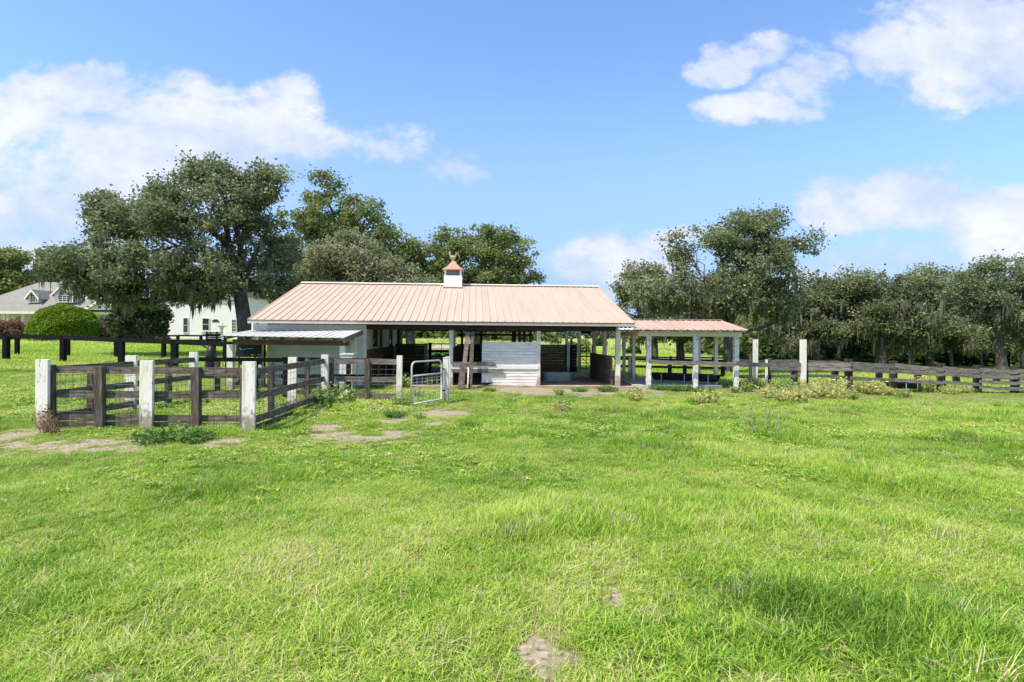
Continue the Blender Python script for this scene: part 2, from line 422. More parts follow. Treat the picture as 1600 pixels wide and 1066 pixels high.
def broad(seed):
    r = np.random.default_rng(seed); V = []; bl = []
    for i in range(26):
        a = r.uniform(0, 6.28); d = .13 * math.sqrt(r.uniform()); z = r.uniform(.02, .10)
        c = np.array((d * math.cos(a), d * math.sin(a), z)); u = r.normal(size=3); u[2] *= .35; u /= np.linalg.norm(u)
        w = np.cross(u, (r.normal() * .3, r.normal() * .3, 1)); w /= np.linalg.norm(w); s = r.uniform(.012, .026)
        V += [c - u * s * 1.3, c + w * s, c + u * s * 1.3, c - w * s]; bl.append(r.uniform())
    me = quadmesh('broadleaf_tuft', np.array(V), len(V) // 4)
    a = me.attributes.new('blade', 'FLOAT', 'FACE'); a.data.foreach_set('value', np.array(bl, np.float32))
    me.materials.append(GRASSM)
    return bpy.data.objects.new('broadleaf_tuft', me)

PROTO = [tuft(30, .13, .05, .12, .0085, 1.5, 1), tuft(30, .13, .04, .10, .010, 1.9, 2), tuft(28, .12, .06, .15, .0075, 1.4, 3),
         tuft(40, .15, .10, .22, .0065, .9, 4), broad(5), broad(6),
         tuft(26, .30, .10, .20, .022, 1.0, 7, 2), tuft(26, .30, .08, .16, .026, 1.3, 8, 2), tuft(24, .35, .3, .8, .05, .7, 9, 2)]

LUSH = []  # taller darker clumps: pixel centre, half sizes, amount
for px, py, wx, wy, am in [(1080, 678, 45, 12, 1), (1205, 672, 38, 10, 1.1), (1270, 692, 30, 8, .7), (345, 765, 70, 22, .8), (845, 812, 95, 28, .9),
                           (1110, 715, 110, 16, .5), (975, 680, 40, 10, .7), (800, 668, 60, 12, .6), (1440, 765, 70, 14, .8), (1590, 695, 60, 12, .9),
                           (1300, 940, 90, 30, .28), (1520, 1000, 90, 34, .35), (1560, 660, 70, 8, .6), (230, 705, 60, 8, .5), (1110, 800, 160, 30, .35),
                           (460, 740, 60, 12, .5), (1380, 740, 60, 10, .5), (1420, 835, 80, 18, .3)]:
    c = gp(px, py); e = gp(px + wx, py); t = gp(px, py - wy); b_ = gp(px, py + wy)
    LUSH.append((c.x, c.y, abs(e.x - c.x), max(.15, abs(t.y - b_.y) / 2), am))
def lush(x, y):
    m = np.zeros_like(x)
    for cx, cy, rx, ry, am in LUSH:
        m = m + am * np.exp(-((x - cx) / rx) ** 2 - ((y - cy) / ry) ** 2)
    m = m + .40 * ss(.55, .75, fbm(x * .8, y * .8, 55, 3)) + 1.0 * ss(.66, .76, fbm(x * 1.1 + 9, y * .8, 58, 3)) * ss(9, 12, y)
    return m

# barn frame (needed to keep grass out of the buildings)
BA = R(3.8); BO = Vector((-2.46, 21.05, 0)); BC, BS = math.cos(BA), math.sin(BA)
def to_barn(x, y):
    dx, dy = x - BO.x, y - BO.y
    return dx * BC + dy * BS, -dx * BS + dy * BC

def scatter(n, y0, y1, half, seed, dens_pow=0):
    r = np.random.default_rng(seed)
    y = np.sqrt(r.uniform(y0 ** 2, y1 ** 2, n)); x = r.uniform(-1, 1, n) * (half * .9 * y + 4)
    return x, y, r

def add_points(acc, x, y, idx, sc, tint, r, sink=0):
    z = g(x, y) - sink
    acc['co'].append(np.stack([x, y, z], 1)); acc['idx'].append(idx); acc['scl'].append(sc); acc['tint'].append(tint)
    acc['rot'].append(np.stack([r.normal(0, .08, len(x)), r.normal(0, .08, len(x)), r.uniform(0, 6.28, len(x))], 1))

def tint_field(x, y, r):
    t = .45 + (fbm(x * .5, y * .5, 101, 3) - .5) * .6 + (fbm(x * 2.5, y * 2.5, 102, 3) - .5) * .45
    t = t + r.normal(0, .06, len(x)) - .15 * np.clip(lush(x, y), 0, 1.2)
    return t

acc = dict(co=[], idx=[], scl=[], tint=[], rot=[])
# near blades
for (n, y0, y1) in ((34000, 1.5, 8), (42000, 8, 14), (38000, 14, 24)):
    x, y, r = scatter(n, y0, y1, 1.02, int(y0 * 10))
    s = soil(x, y); keep = r.uniform(size=n) > s * 1.15
    bx, by = to_barn(x, y)
    inb = ((bx > -6.6) & (bx < 6.9) & (by > .35) & (by < 13)) | ((bx > 6.3) & (bx < 11.6) & (by > .9) & (by < 5.5))
    keep &= ~inb
    x, y, s = x[keep], y[keep], s[keep]; m = len(x)
    lu = lush(x, y); u = r.uniform(size=m)
    idx = np.where(u < .33, 0, np.where(u < .66, 1, 2))
    idx = np.where(r.uniform(size=m) < np.clip(lu - .3, 0, .35), 3, idx)
    bw = ss(.5, .65, fbm(x * .6, y * .6, 200, 3)) * .30 * ss(6, 11, y) + .8 * ss(13, 15, y) * ss(-1, -3, x) * (y < 20)
    idx = np.where((r.uniform(size=m) < bw) & (idx < 3), 4 + (r.uniform(size=m) < .5), idx)
    h = .60 + .38 * np.clip(lu, 0, 1.1) - .25 * np.clip(s * 2, 0, 1)
    sc = h * r.uniform(.75, 1.25, m) * (1 + .25 * ss(8, 20, y) + .3 * ss(7, 3, y)) * (1 - .5 * near_patch(x, y)) * (1 - .35 * np.exp(-((y - 20.5) / 1.5) ** 2)) * (1 - .45 * ss(6, 9, x) * ss(17.5, 19.5, y))
    t = tint_field(x, y, r) + .25 * s + .22 * np.exp(-((y - 20.3) / 1.1) ** 2) * (x > 5) * r.uniform(0, 1.6, m) + .12 * np.exp(-((y - 15) / 2.5) ** 2) * (x < -1) * (x > -8) * r.uniform(0, 2, m)
    dryr = r.uniform(size=m) < .08; t = np.where(dryr, .85 + r.uniform(0, .2, m), t)
    dust = ss(-3, 0, x) * ss(12.5, 11, np.abs(y - 16.5) + 8)
    add_points(acc, x, y, idx, sc, t, r)
# middle and far
for (n, y0, y1, k) in ((17000, 24, 45, 1.0), (16000, 45, 100, 1.9)):
    x, y, r = scatter(n, y0, y1, 1.05, int(y0 * 10))
    bx, by = to_barn(x, y)
    keep = ~((bx > -6.6) & (bx < 6.9) & (by > .35) & (by < 13)); x, y = x[keep], y[keep]; m = len(x)
    t = .55 + (fbm(x * .15, y * .15, 301, 3) - .5) * .6 + r.normal(0, .06, m) + .12 * ss(40, 80, y) * ss(-15, 0, x)
    add_points(acc, x, y, 6 + (r.uniform(size=m) < .5), r.uniform(.7, 1.2, m) * k, t, r)
# tall yellow growth in the back pasture
x, y, r = scatter(5200, 62, 170, .5, 999); keep = (x > -12) & (fbm(x * .06, y * .06, 400, 3) > .45); x, y = x[keep], y[keep]; m = len(x)
add_points(acc, x, y, np.full(m, 8), r.uniform(.8, 1.7, m), .72 + r.normal(0, .08, m) + (fbm(x * .1, y * .1, 401, 3) - .5) * .5, r)

co = np.concatenate(acc['co'])
pm = bpy.data.meshes.new('grass'); pm.vertices.add(len(co)); pm.vertices.foreach_set('co', co.astype(np.float32).ravel())
for nm, ty, ar in (('idx', 'INT', np.concatenate(acc['idx']).astype(np.int32)), ('scl', 'FLOAT', np.concatenate(acc['scl']).astype(np.float32)),
                   ('tint', 'FLOAT', np.clip(np.concatenate(acc['tint']), 0, 1.2).astype(np.float32))):
    a = pm.attributes.new(nm, ty, 'POINT'); a.data.foreach_set('value', ar)
a = pm.attributes.new('rot', 'FLOAT_VECTOR', 'POINT'); a.data.foreach_set('vector', np.concatenate(acc['rot']).astype(np.float32).ravel())
pm.materials.append(GRASSM)
grass = bpy.data.objects.new('grass', pm); COL.objects.link(grass); grass['kind'] = 'stuff'
tag(grass, 'bright green pasture grass covering the field around the stable', 'grass')
ng = bpy.data.node_groups.new('grass_scatter', 'GeometryNodeTree')
ng.interface.new_socket('Geometry', in_out='INPUT', socket_type='NodeSocketGeometry')
ng.interface.new_socket('Geometry', in_out='OUTPUT', socket_type='NodeSocketGeometry')
gi = ng.nodes.new('NodeGroupInput'); go = ng.nodes.new('NodeGroupOutput')
iop = ng.nodes.new('GeometryNodeInstanceOnPoints'); iop.inputs['Pick Instance'].default_value = True
# Join Geometry puts the last link first, so link in reverse to keep the prototype order
jn = ng.nodes.new('GeometryNodeJoinGeometry')
for p in reversed(PROTO):
    oi = ng.nodes.new('GeometryNodeObjectInfo'); oi.inputs['Object'].default_value = p; oi.inputs['As Instance'].default_value = True
    ng.links.new(oi.outputs['Geometry'], jn.inputs[0])
def nattr(nm, ty):
    n = ng.nodes.new('GeometryNodeInputNamedAttribute'); n.data_type = ty; n.inputs['Name'].default_value = nm
    return n.outputs['Attribute']
e2r = ng.nodes.new('FunctionNodeEulerToRotation')
ng.links.new(nattr('rot', 'FLOAT_VECTOR'), e2r.inputs[0])
ng.links.new(gi.outputs[0], iop.inputs['Points']); ng.links.new(jn.outputs[0], iop.inputs['Instance'])
ng.links.new(nattr('idx', 'INT'), iop.inputs['Instance Index'])
ng.links.new(e2r.outputs[0], iop.inputs['Rotation']); ng.links.new(nattr('scl', 'FLOAT'), iop.inputs['Scale'])
ng.links.new(iop.outputs[0], go.inputs[0])
md = grass.modifiers.new('scatter', 'NODES'); md.node_group = ng

# ------------------------------------------------------------------ barn
def bxat(px, by):
    k = (px - CX) * CT / F
    return (k * (BO.y + by * BC) - BO.x + by * BS) / (BC - k * BS)
barn = thing('barn', 'open white horse barn with a peach metal gable roof and a cupola on its ridge', 'barn', BO, BA)
HL, RD, RW = 7.12, 6.5, 13.0       # half length, ridge depth, total depth
EZ, RZ = 2.47, 4.37
SL = (RZ - EZ) / RD
def bb(): return MB()
def bbuild(m, name, mat, parent=None, **k): return m.build(name, mat, parent or barn, world=False, **k)
# floor of the barn
m = bb(); m.box(-3.1, 6.5, .35, 12.6, -.3, .05); dirt = bbuild(m, 'dirt_floor', SOIL)
m = bb()
m.prism([(-HL, 0, EZ), (-HL, RD, RZ), (-HL, RW, EZ), (-HL, RW, EZ - .03), (-HL, RD, RZ - .03), (-HL, 0, EZ - .03)], (2 * HL, 0, 0))
nr = 53
for i in range(nr):
    x = -HL + .02 + (2 * HL - .04) * i / (nr - 1)
    for ya, za, yb, zb in ((-.012, EZ, RD, RZ), (RW + .012, EZ, RD, RZ)):
        m.beam((x, ya, za + .008), (x, yb, zb + .008), .035, .026)
roof = bbuild(m, 'roof', COPPER)
m = bb()
for s, (ya, yb) in ((1, (RD - .20, RD)), (-1, (RD + .20, RD))):
    za = RZ - .20 * SL + .055; zb = RZ + .055
    m.prism([(-HL - .01, ya, za), (-HL - .01, yb, zb), (-HL - .01, yb, zb + .012), (-HL - .01, ya, za + .012)], (2 * HL + .02, 0, 0))
bbuild(m, 'ridge_cap', CREAM, roof)
m = bb(); m.box(-HL, HL, .02, .055, EZ - .125, EZ - .032); m.box(-HL, HL, RW - .055, RW - .02, EZ - .155, EZ - .032)
bbuild(m, 'fascia', CREAM, roof, split=True)
m = bb(); m.box(-HL, HL, -.006, .018, EZ - .036, EZ - .006); bbuild(m, 'drip_edge', BEAM, roof)
m = bb()
for x in (-HL + .02, HL - .02):
    for y0 in (0.06, RW - .06):
        m.beam((x, y0, EZ - .09), (x, RD, RZ - .10), .03, .12)
bbuild(m, 'rake_board', CREAM, roof, split=True)
# rafters and lintels
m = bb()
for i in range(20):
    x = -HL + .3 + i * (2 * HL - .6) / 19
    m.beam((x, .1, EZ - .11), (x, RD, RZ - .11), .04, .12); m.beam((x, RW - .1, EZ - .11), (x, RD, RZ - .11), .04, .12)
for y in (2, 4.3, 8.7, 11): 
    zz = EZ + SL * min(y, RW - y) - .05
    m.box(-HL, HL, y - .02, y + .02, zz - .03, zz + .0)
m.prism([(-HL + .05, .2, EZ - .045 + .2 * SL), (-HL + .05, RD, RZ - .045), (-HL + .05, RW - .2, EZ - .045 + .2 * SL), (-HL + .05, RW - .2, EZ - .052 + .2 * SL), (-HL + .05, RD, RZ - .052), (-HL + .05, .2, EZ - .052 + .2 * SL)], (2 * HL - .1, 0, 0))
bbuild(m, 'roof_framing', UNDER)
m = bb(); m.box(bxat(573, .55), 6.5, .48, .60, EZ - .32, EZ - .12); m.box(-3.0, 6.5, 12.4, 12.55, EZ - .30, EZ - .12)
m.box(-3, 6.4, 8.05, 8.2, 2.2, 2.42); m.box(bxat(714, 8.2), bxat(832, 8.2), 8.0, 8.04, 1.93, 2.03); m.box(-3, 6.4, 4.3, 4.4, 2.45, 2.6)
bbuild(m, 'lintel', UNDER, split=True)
# tack room (closed, left)
xl, xr = bxat(418, .55), bxat(572, .55); zt = 2.31
def planks(m, x0, x1, y, z0, z1, h, t=.02, jit=0, seed=1, lap=.006):
    r = random.Random(seed); z = z0
    while z < z1 - .01:
        e = min(z + h, z1) - .004
        a0 = x0 + (r.uniform(0, jit)); a1 = x1 - r.uniform(0, jit)
        o = r.uniform(-.002, .002)
        m.add([(a0, y - lap + o, z), (a1, y - lap + o, z), (a1, y + t, z), (a0, y + t, z), (a0, y + o, e), (a1, y + o, e), (a1, y + t, e), (a0, y + t, e)],
              [(0, 3, 2, 1), (4, 5, 6, 7), (0, 1, 5, 4), (1, 2, 6, 5), (2, 3, 7, 6), (3, 0, 4, 7)])
        z += h
def planksy(m, y0, y1, x, z0, z1, h, t=.02, side=1, lap=.006):
    z = z0
    while z < z1 - .01:
        e = min(z + h, z1) - .004
        xa = x + side * lap
        m.add([(xa, y0, z), (xa, y1, z), (x - side * t, y1, z), (x - side * t, y0, z), (x, y0, e), (x, y1, e), (x - side * t, y1, e), (x - side * t, y0, e)],
              [(0, 3, 2, 1), (4, 5, 6, 7), (0, 1, 5, 4), (1, 2, 6, 5), (2, 3, 7, 6), (3, 0, 4, 7)])
        z += h
m = bb(); planks(m, xl + .09, xr - .13, .55, .05, zt, .19, lap=.022)
m.box(xl + .05, xr - .05, .575, .62, 0, zt + .02)
w1 = bbuild(m, 'wall', SIDING); w1['label'] = 'pale lap sided front wall of the tack room'
m = bb(); m.box(xl - .01, xl + .088, .53, .60, 0, zt); m.box(xr - .128, xr + .02, .52, .60, 0, zt)
bbuild(m, 'corner_trim', WHITE, split=True)
m = bb(); m.box(-.11, .11, 0, .03, 0, .16)
vb = bbuild(MB().box(bxat(482, .55) - .10, bxat(482, .55) + .10, .50, .538, .82, 1.0), 'vent_box', LOUV)
m = bb(); planksy(m, .62, 12.4, xl, .05, zt, .19, side=-1); m.box(xl + .022, xl + .07, .62, 12.4, 0, zt)
bbuild(m, 'wall', SIDING)
xp = xr - .06
wl_ = bb(); yw0, yw1 = 1.95, 2.75      # window opening in the side wall that faces the open bay
for (ya, yb, za, zb) in ((.62, 2.2, 1.35, zt), (2.2, 3.2, 1.35, 1.45), (2.2, 3.2, 2.2, zt), (3.2, 6.6, 1.35, zt), (6.6, 7.6, 2.2, zt), (7.6, 9.5, 1.35, zt)):
    wl_.box(xp - .03, xp + .02, ya, yb, za, zb)
wl_.box(xp - .03, xp + .02, .62, 9.5, 0, 1.35)
bbuild(wl_, 'wall', SIDING)
def side_window(y0, y1, z0, z1, x):
    m = bb()
    for a in ((y0, y0 + .05, z0, z1), (y1 - .05, y1, z0, z1), (y0, y1, z0, z0 + .05), (y0, y1, z1 - .05, z1), (y0, y1, (z0 + z1) / 2 - .02, (z0 + z1) / 2 + .02)):
        m.box(x - .02, x + .05, *a)
    f = bbuild(m, 'window', BROWN)
    bbuild(bb().box(x - .012, x + .0, y0 + .04, y1 - .04, z0 + .04, z1 - .04), 'pane', GLASSD, f)
side_window(2.2, 3.2, 1.45, 2.2, xp)
side_window(6.6, 7.6, 1.2, 2.2, xp)
m = bb(); planks(m, xl + .1, xp - .05, 12.38, .05, zt, .19); bbuild(m, 'wall', SIDING)
m = bb()   # gable infill of the left end
m.prism([(xl - .02, .5, zt), (xl - .02, RD, RZ - .15), (xl - .02, 12.4, zt)], (.05, 0, 0)); bbuild(m, 'gable', SIDING)
m = bb(); planksy(m, .62, 8.3, xp + .06, .05, 1.38, .16, t=.03, side=1); 
bbuild(m, 'kick_boards', BROWN)
for y in (3.6,):
    bbuild(bb().box(xp + .07, xp + .17, y, y + .1, 0, 2.6), 'post', BROWN)
bbuild(bb().box(xp + .03, xp + .17, 9.5, 9.65, 0, 2.6), 'post', BROWN)
# half walls along the back line of the bays (by = 8.2)
YB = 8.2
xa = xp + .1; x1 = bxat(663, YB)
m = bb(); planks(m, xa, x1, YB, .06, 1.5, .17, t=.03, lap=.004); w = bbuild(m, 'half_wall', BROWN)
bbuild(bb().box(bxat(663, YB), bxat(668.5, YB), YB - .03, YB + .12, 0, 1.52), 'post', WHITE)
o = bbuild(bb().box(bxat(669.5, YB), bxat(674.5, YB), YB - .04, YB + .1, 0, 1.55), 'post', BLACK)
m = bb()
for z in (.25, .85, 1.15, 1.5): m.tube([(bxat(674, YB), YB + .1, z), (bxat(714, YB), YB + .1, z)], .022, 6)
for px in (690,): m.tube([(bxat(px, YB), YB + .1, .2), (bxat(px, YB), YB + .1, 1.5)], .016, 6)
bbuild(m, 'pipe_rails', BLACK)
xq = bxat(708.5, .6)              # partition between bays
m = bb(); planksy(m, .66, 8.2, xq, 1.48, 2.36, .17, t=.03, side=1)
# open above half way back
m2 = bb(); planksy(m2, .66, 3.0, xq, 1.48, 2.36, .17, t=.03, side=1)
bbuild(m2, 'partition', WHITE)
m = bb(); planksy(m, .66, 8.2, xq, .05, 1.48, .17, t=.03, side=1); bbuild(m, 'partition', BROWN)
xs2 = bxat(815, YB) 
m = bb(); planks(m, bxat(714, YB) + .03, xs2, YB, .06, 1.5, .17, t=.03, lap=.004); bbuild(m, 'half_wall', BROWN)
xs3 = bxat(887.5, YB)
m = bb(); planks(m, xs2, xs3 - .03, YB, .06, 1.5, .15, t=.03, lap=.004); bbuild(m, 'half_wall', BROWN)
bbuild(bb().box(xs2 + .55, xs2 + .6, YB - .04, YB - .006, .1, 1.45), 'batten', RBROWN)
xpt = xs2 + .02
m = bb(); planksy(m, .75, 8.15, xpt, .05, 1.46, .17, t=.03, side=1); bbuild(m, 'partition', BROWN)
m = bb()
for px, by, w, mt in ((752, YB - .1, .14, BROWN), (803, YB - .1, .22, BROWN), (812, YB - .2, .12, BROWN), (819, 10.4, .16, RAFTER), (829, 12.4, .16, RAFTER), (722, 12.4, .14, BROWN)):
    x = bxat(px, by); bbuild(bb().box(x - w / 2, x + w / 2, by - .07, by + .07, 0, 2.45), 'post', mt)
# right bay: short white post, dark panel, full height posts
bbuild(bb().box(bxat(885.5, YB), bxat(890, YB), YB - .12, YB - .01, 0, 1.5), 'post', WHITE)
m = bb(); planks(m, bxat(890.5, YB), bxat(902, YB), YB + .02, .06, 1.5, .17, t=.03); bbuild(m, 'half_wall', BLACK)
def wpost(px, by, w=.15, z1=2.35, mat=WHITE, z0=0):
    x = bxat(px, by); return bbuild(bb().box(x - w / 2, x + w / 2, by - w / 2, by + w / 2, z0, z1), 'post', mat)
wpost(885.3, 12.5, .16); wpost(905, 8.35, .15, 2.6); bbuild(bb().box(bxat(893, 12) - .06, bxat(893, 12) + .06, 12, 12.1, 0, 1.85), 'post', RBROWN)
wpost(928.5, 4.9, .15, 2.75); wpost(945, 2.8, .15, 2.6); wpost(965.5, .62, .17)
wpost(841.5, .60, .14)
wpost(705, .60, .14)
xl2 = bxat(395, .5); bbuild(bb().box(xl2 - .035, xl2 + .035, .46, .53, 0, EZ - .12), 'post', WHITE)
# metal gate closing the right bay
ggx0, ggx1 = bxat(907.5, 8.1), bxat(924.5, 8.1)
m = bb()
for i in range(9): 
    z = .25 + i * .155; m.tube([(ggx0, 8.1, z), (ggx1, 8.0, z)], .018, 6)
for f in (0, .5, 1): x = ggx0 + (ggx1 - ggx0) * f; m.tube([(x, 8.1 - .1 * f, .25), (x, 8.1 - .1 * f, .25 + 8 * .155)], .02, 6)
m.tube([(ggx0, 8.1, .9), (ggx1, 8.0, .3)], .014, 6)
bbuild(m, 'gate', BLACK)
bbuild(bb().box(bxat(896, 7.2), bxat(926, 7.2), 7.2, 7.34, 0, .14), 'sill', WHITE)
# right side half wall
xw = bxat(965.5, .7)
m = bb(); planksy(m, .75, 4.9, 6.42, .05, 1.2, .16, t=.03, side=-1); bbuild(m, 'side_wall', RBROWN)
# stall front
sx0, sx1 = bxat(753, .55), bxat(841, .55)
m = bb(); zs0 = 2 - (603 - 523) * 21.5 / 890 + .06
z = .17; i = 0
r_ = random.Random(3)
while z < 1.63:
    h = .119
    a0 = sx0 + (r_.uniform(0, .012))
    m.add([(a0, .535, z), (sx1, .535, z), (sx1, .57, z), (a0, .57, z), (a0, .545, z + h - .006), (sx1, .545, z + h - .006), (sx1, .57, z + h - .006), (a0, .57, z + h - .006)],
          [(0, 3, 2, 1), (4, 5, 6, 7), (0, 1, 5, 4), (1, 2, 6, 5), (2, 3, 7, 6), (3, 0, 4, 7)])
    z += h; i += 1
# broken lowest board, tapering to a splinter on the left
m.prism([(bxat(763, .55), .54, .07), (sx1 - .1, .54, .05), (sx1, .54, .165), (bxat(775, .55), .54, .165), (bxat(768, .55), .54, .12)], (0, .03, 0))
bbuild(m, 'stall_front', STALL)
m = bb(); m.box(sx0, sx0 + .08, .575, .65, 0, 1.6); m.box(sx1 - .2, sx1 - .1, .575, .65, 0, 1.6); bbuild(m, 'stud', BROWN, split=True)
# loose boards across the middle bay
def zpx(px, py, by):
    x = bxat(px, by); Yw = BO.y + x * BS + by * BC; return CH + ray(px, py)[1] * Yw
def cross(pxa, pya0, pya1, pxb, mat, by, cut=0, name='cross_board'):
    za, zb = zpx(pxa, pya1, by), zpx(pxa, pya0, by); xa_, xb_ = bxat(pxa, by), bxat(pxb, by)
    m = bb(); m.prism([(xa_, by, za), (xb_ + cut, by, za), (xb_ - cut, by, zb), (xa_, by, zb)], (0, .028, 0))
    return bbuild(m, name, mat)
cross(706, 565.5, 571, 774, RAILW, .47, .06)
cross(705, 571.5, 576.5, 842, STALL, .50)
cross(706, 577, 582.5, 787, RAILW, .46)
# cupola
cx = bxat(707.5, RD); hw = .43
m = bb(); m.box(cx - hw, cx + hw, RD - hw, RD + hw, RZ - .30, RZ + .42)
cup = bbuild(m, 'cupola', CUPW)
zb = RZ + .42
m = bb()
for sx in (-1, 1):
    for sy in (-1, 1): m.box(cx + sx * .36 - .04, cx + sx * .36 + .04, RD + sy * .36 - .04, RD + sy * .36 + .04, zb, zb + .31)
bbuild(m, 'corner_post', CUPW, cup, split=True)
m = bb()
for k in range(6):
    z = zb + .01 + k * .05
    for s in (-1, 1):
        m.beam((cx - .32, RD + s * .33, z + .02), (cx + .32, RD + s * .33, z + .02), .05, .012, up=(0, -s * .6, 1))
        m.beam((cx + s * .33, RD - .32, z + .02), (cx + s * .33, RD + .32, z + .02), .05, .012, up=(-s * .6, 0, 1))
m.box(cx - .29, cx + .29, RD - .29, RD + .29, zb, zb + .3)
bbuild(m, 'louvre', LOUV, cup)
m = bb(); prof = [(.50, .27), (.50, .31), (.40, .36), (.29, .45), (.19, .56), (.11, .68), (.07, .74)]
ring = []
for w, z in prof: ring.append([(cx - w, RD - w, zb + z), (cx + w, RD - w, zb + z), (cx + w, RD + w, zb + z), (cx - w, RD + w, zb + z)])
for a, c in zip(ring, ring[1:]):
    for k in range(4): m.add([a[k], a[(k + 1) % 4], c[(k + 1) % 4], c[k]], [(0, 1, 2, 3)])
m.add(ring[0], [(3, 2, 1, 0)]); m.add(ring[-1], [(0, 1, 2, 3)])
bbuild(m, 'cupola_roof', CAPM, cup)
# gilded rooster ornament: body, neck, comb, sickle tail, built with thickness
zr = zb + .72
m = bb(); m.tube([(cx - .01, RD, zr), (cx - .01, RD, zr + .06)], .05, 8)
def blob(m, c, rx, ry, rz, n=8):
    pts = []; rad = []
    for i in range(n + 1):
        t = -1 + 2 * i / n; t = max(-.98, min(.98, t)); q = math.sqrt(1 - t * t)
        pts.append((c[0], c[1], c[2] + t * rz)); rad.append(q)
    k0 = len(m.v); m.tube(pts, rad, 10)
    for i in range(k0, len(m.v)):
        x, y, z = m.v[i]; m.v[i] = (c[0] + (x - c[0]) * rx, c[1] + (y - c[1]) * ry, z)
blob(m, (cx - .02, RD, zr + .15), .11, .05, .10)
m.tube([(cx - .08, RD, zr + .17), (cx - .13, RD, zr + .27), (cx - .14, RD, zr + .35), (cx - .12, RD, zr + .38)], [.05, .035, .032, .015], 8)
m.prism([(cx - .17, RD - .012, zr + .37), (cx - .15, RD - .012, zr + .43), (cx - .12, RD - .012, zr + .40), (cx - .10, RD - .012, zr + .43), (cx - .09, RD - .012, zr + .36)], (0, .024, 0))
m.prism([(cx - .17, RD - .012, zr + .35), (cx - .205, RD - .012, zr + .335), (cx - .165, RD - .012, zr + .32)], (0, .024, 0))
for q in range(4):
    a = .18 + q * .045
    m.tube([(cx + .05, RD, zr + .16), (cx + .08 + q * .012, RD, zr + a + .06), (cx + .13 + q * .018, RD, zr + .36 - q * .03), (cx + .19 + q * .012, RD, zr + .33 - q * .055), (cx + .2, RD, zr + .26 - q * .04)],
           [.03, .03, .026, .018, .006], 6)
m.tube([(cx - .03, RD, zr + .10), (cx - .03, RD, zr + .0)], .012, 6); m.tube([(cx + .03, RD, zr + .10), (cx + .03, RD, zr + .0)], .012, 6)
m.v = [(cx + (x - cx) * 1.3, RD + (y - RD) * 2.0, zr + (z - zr) * 1.2) for x, y, z in m.v]
bbuild(m, 'rooster_ornament', GOLD, cup)
# flashing under cupola
m = bb(); m.prism([(cx - .47, RD - .75, RZ - .75 * SL + .045), (cx + .47, RD - .75, RZ - .75 * SL + .045), (cx + .47, RD - .44, RZ - .44 * SL + .045), (cx - .47, RD - .44, RZ - .44 * SL + .045)], (0, 0, .012))
bbuild(m, 'flashing', COPPERR, cup)

def onbarn(bx, by, z=0):
    return Vector((BO.x + bx * BC - by * BS, BO.y + bx * BS + by * BC, z))

# hanging fan box under the right lintel
p = at(916, 514, 24.5)
t = thing('barn_fan', 'small black box fan hanging under the eave of the right barn bay', 'fan', (p.x, p.y, p.z + .2))
m = MB()
for a in ((-.2, -.17, -.4, .0), (.17, .2, -.4, .0), (-.2, .2, -.4, -.37), (-.2, .2, -.03, 0)):
    m.box(p.x + a[0], p.x + a[1], p.y, p.y + .12, p.z + .2 + a[2], p.z + .2 + a[3])
m.box(p.x - .17, p.x + .17, p.y + .1, p.y + .12, p.z - .17, p.z + .17)
m.build('housing', BLACK, t)
m = MB()
for k in range(5):
    a = k * 1.2566
    m.prism([(p.x, p.y + .05, p.z), (p.x + .15 * math.cos(a), p.y + .04, p.z + .15 * math.sin(a)), (p.x + .15 * math.cos(a + .7), p.y + .07, p.z + .15 * math.sin(a + .7))], (0, .01, 0))
m.build('blades', RUBBER, t)
m = MB(); m.tube([(p.x - .15, p.y + .06, p.z + .2), (p.x - .15, p.y + .06, p.z + .62)], .012); m.tube([(p.x + .15, p.y + .06, p.z + .2), (p.x + .15, p.y + .06, p.z + .62)], .012)
m.build('bracket', BLACK, t, split=True)

# leaning boards in the middle bay
def lean_board(pxb, pyb, pxt, pyt, D0, D1, w, mat, label):
    b = at(pxb, pyb, D0); b.z = max(b.z, .0); tp = at(pxt, pyt, D1)
    o = MB().beam(b, tp, w, .045, up=(0, 1, .1)).build('leaning_board', mat)
    inv = Matrix.Translation(-b)
    o.data.transform(inv); o.location = b
    return tag(o, label, 'board', 'loose boards leaning in the middle barn bay')
lean_board(722, 606, 731, 519, 20.75, 21.35, .155, RAILW, 'tall grey plank leaning in the middle bay, left one of the two tall ones')
lean_board(734.5, 608, 738.5, 519, 20.7, 21.36, .14, GREYV, 'tall dark grey plank leaning upright in the middle bay, right of the other tall plank')
lean_board(720, 607, 724, 567, 20.55, 20.95, .22, GREYV, 'short wide plank propped at the foot of the left tall plank')
lean_board(730.5, 607, 732, 575, 20.6, 20.9, .05, WHITE, 'thin pale stick standing between the two tall leaning planks')

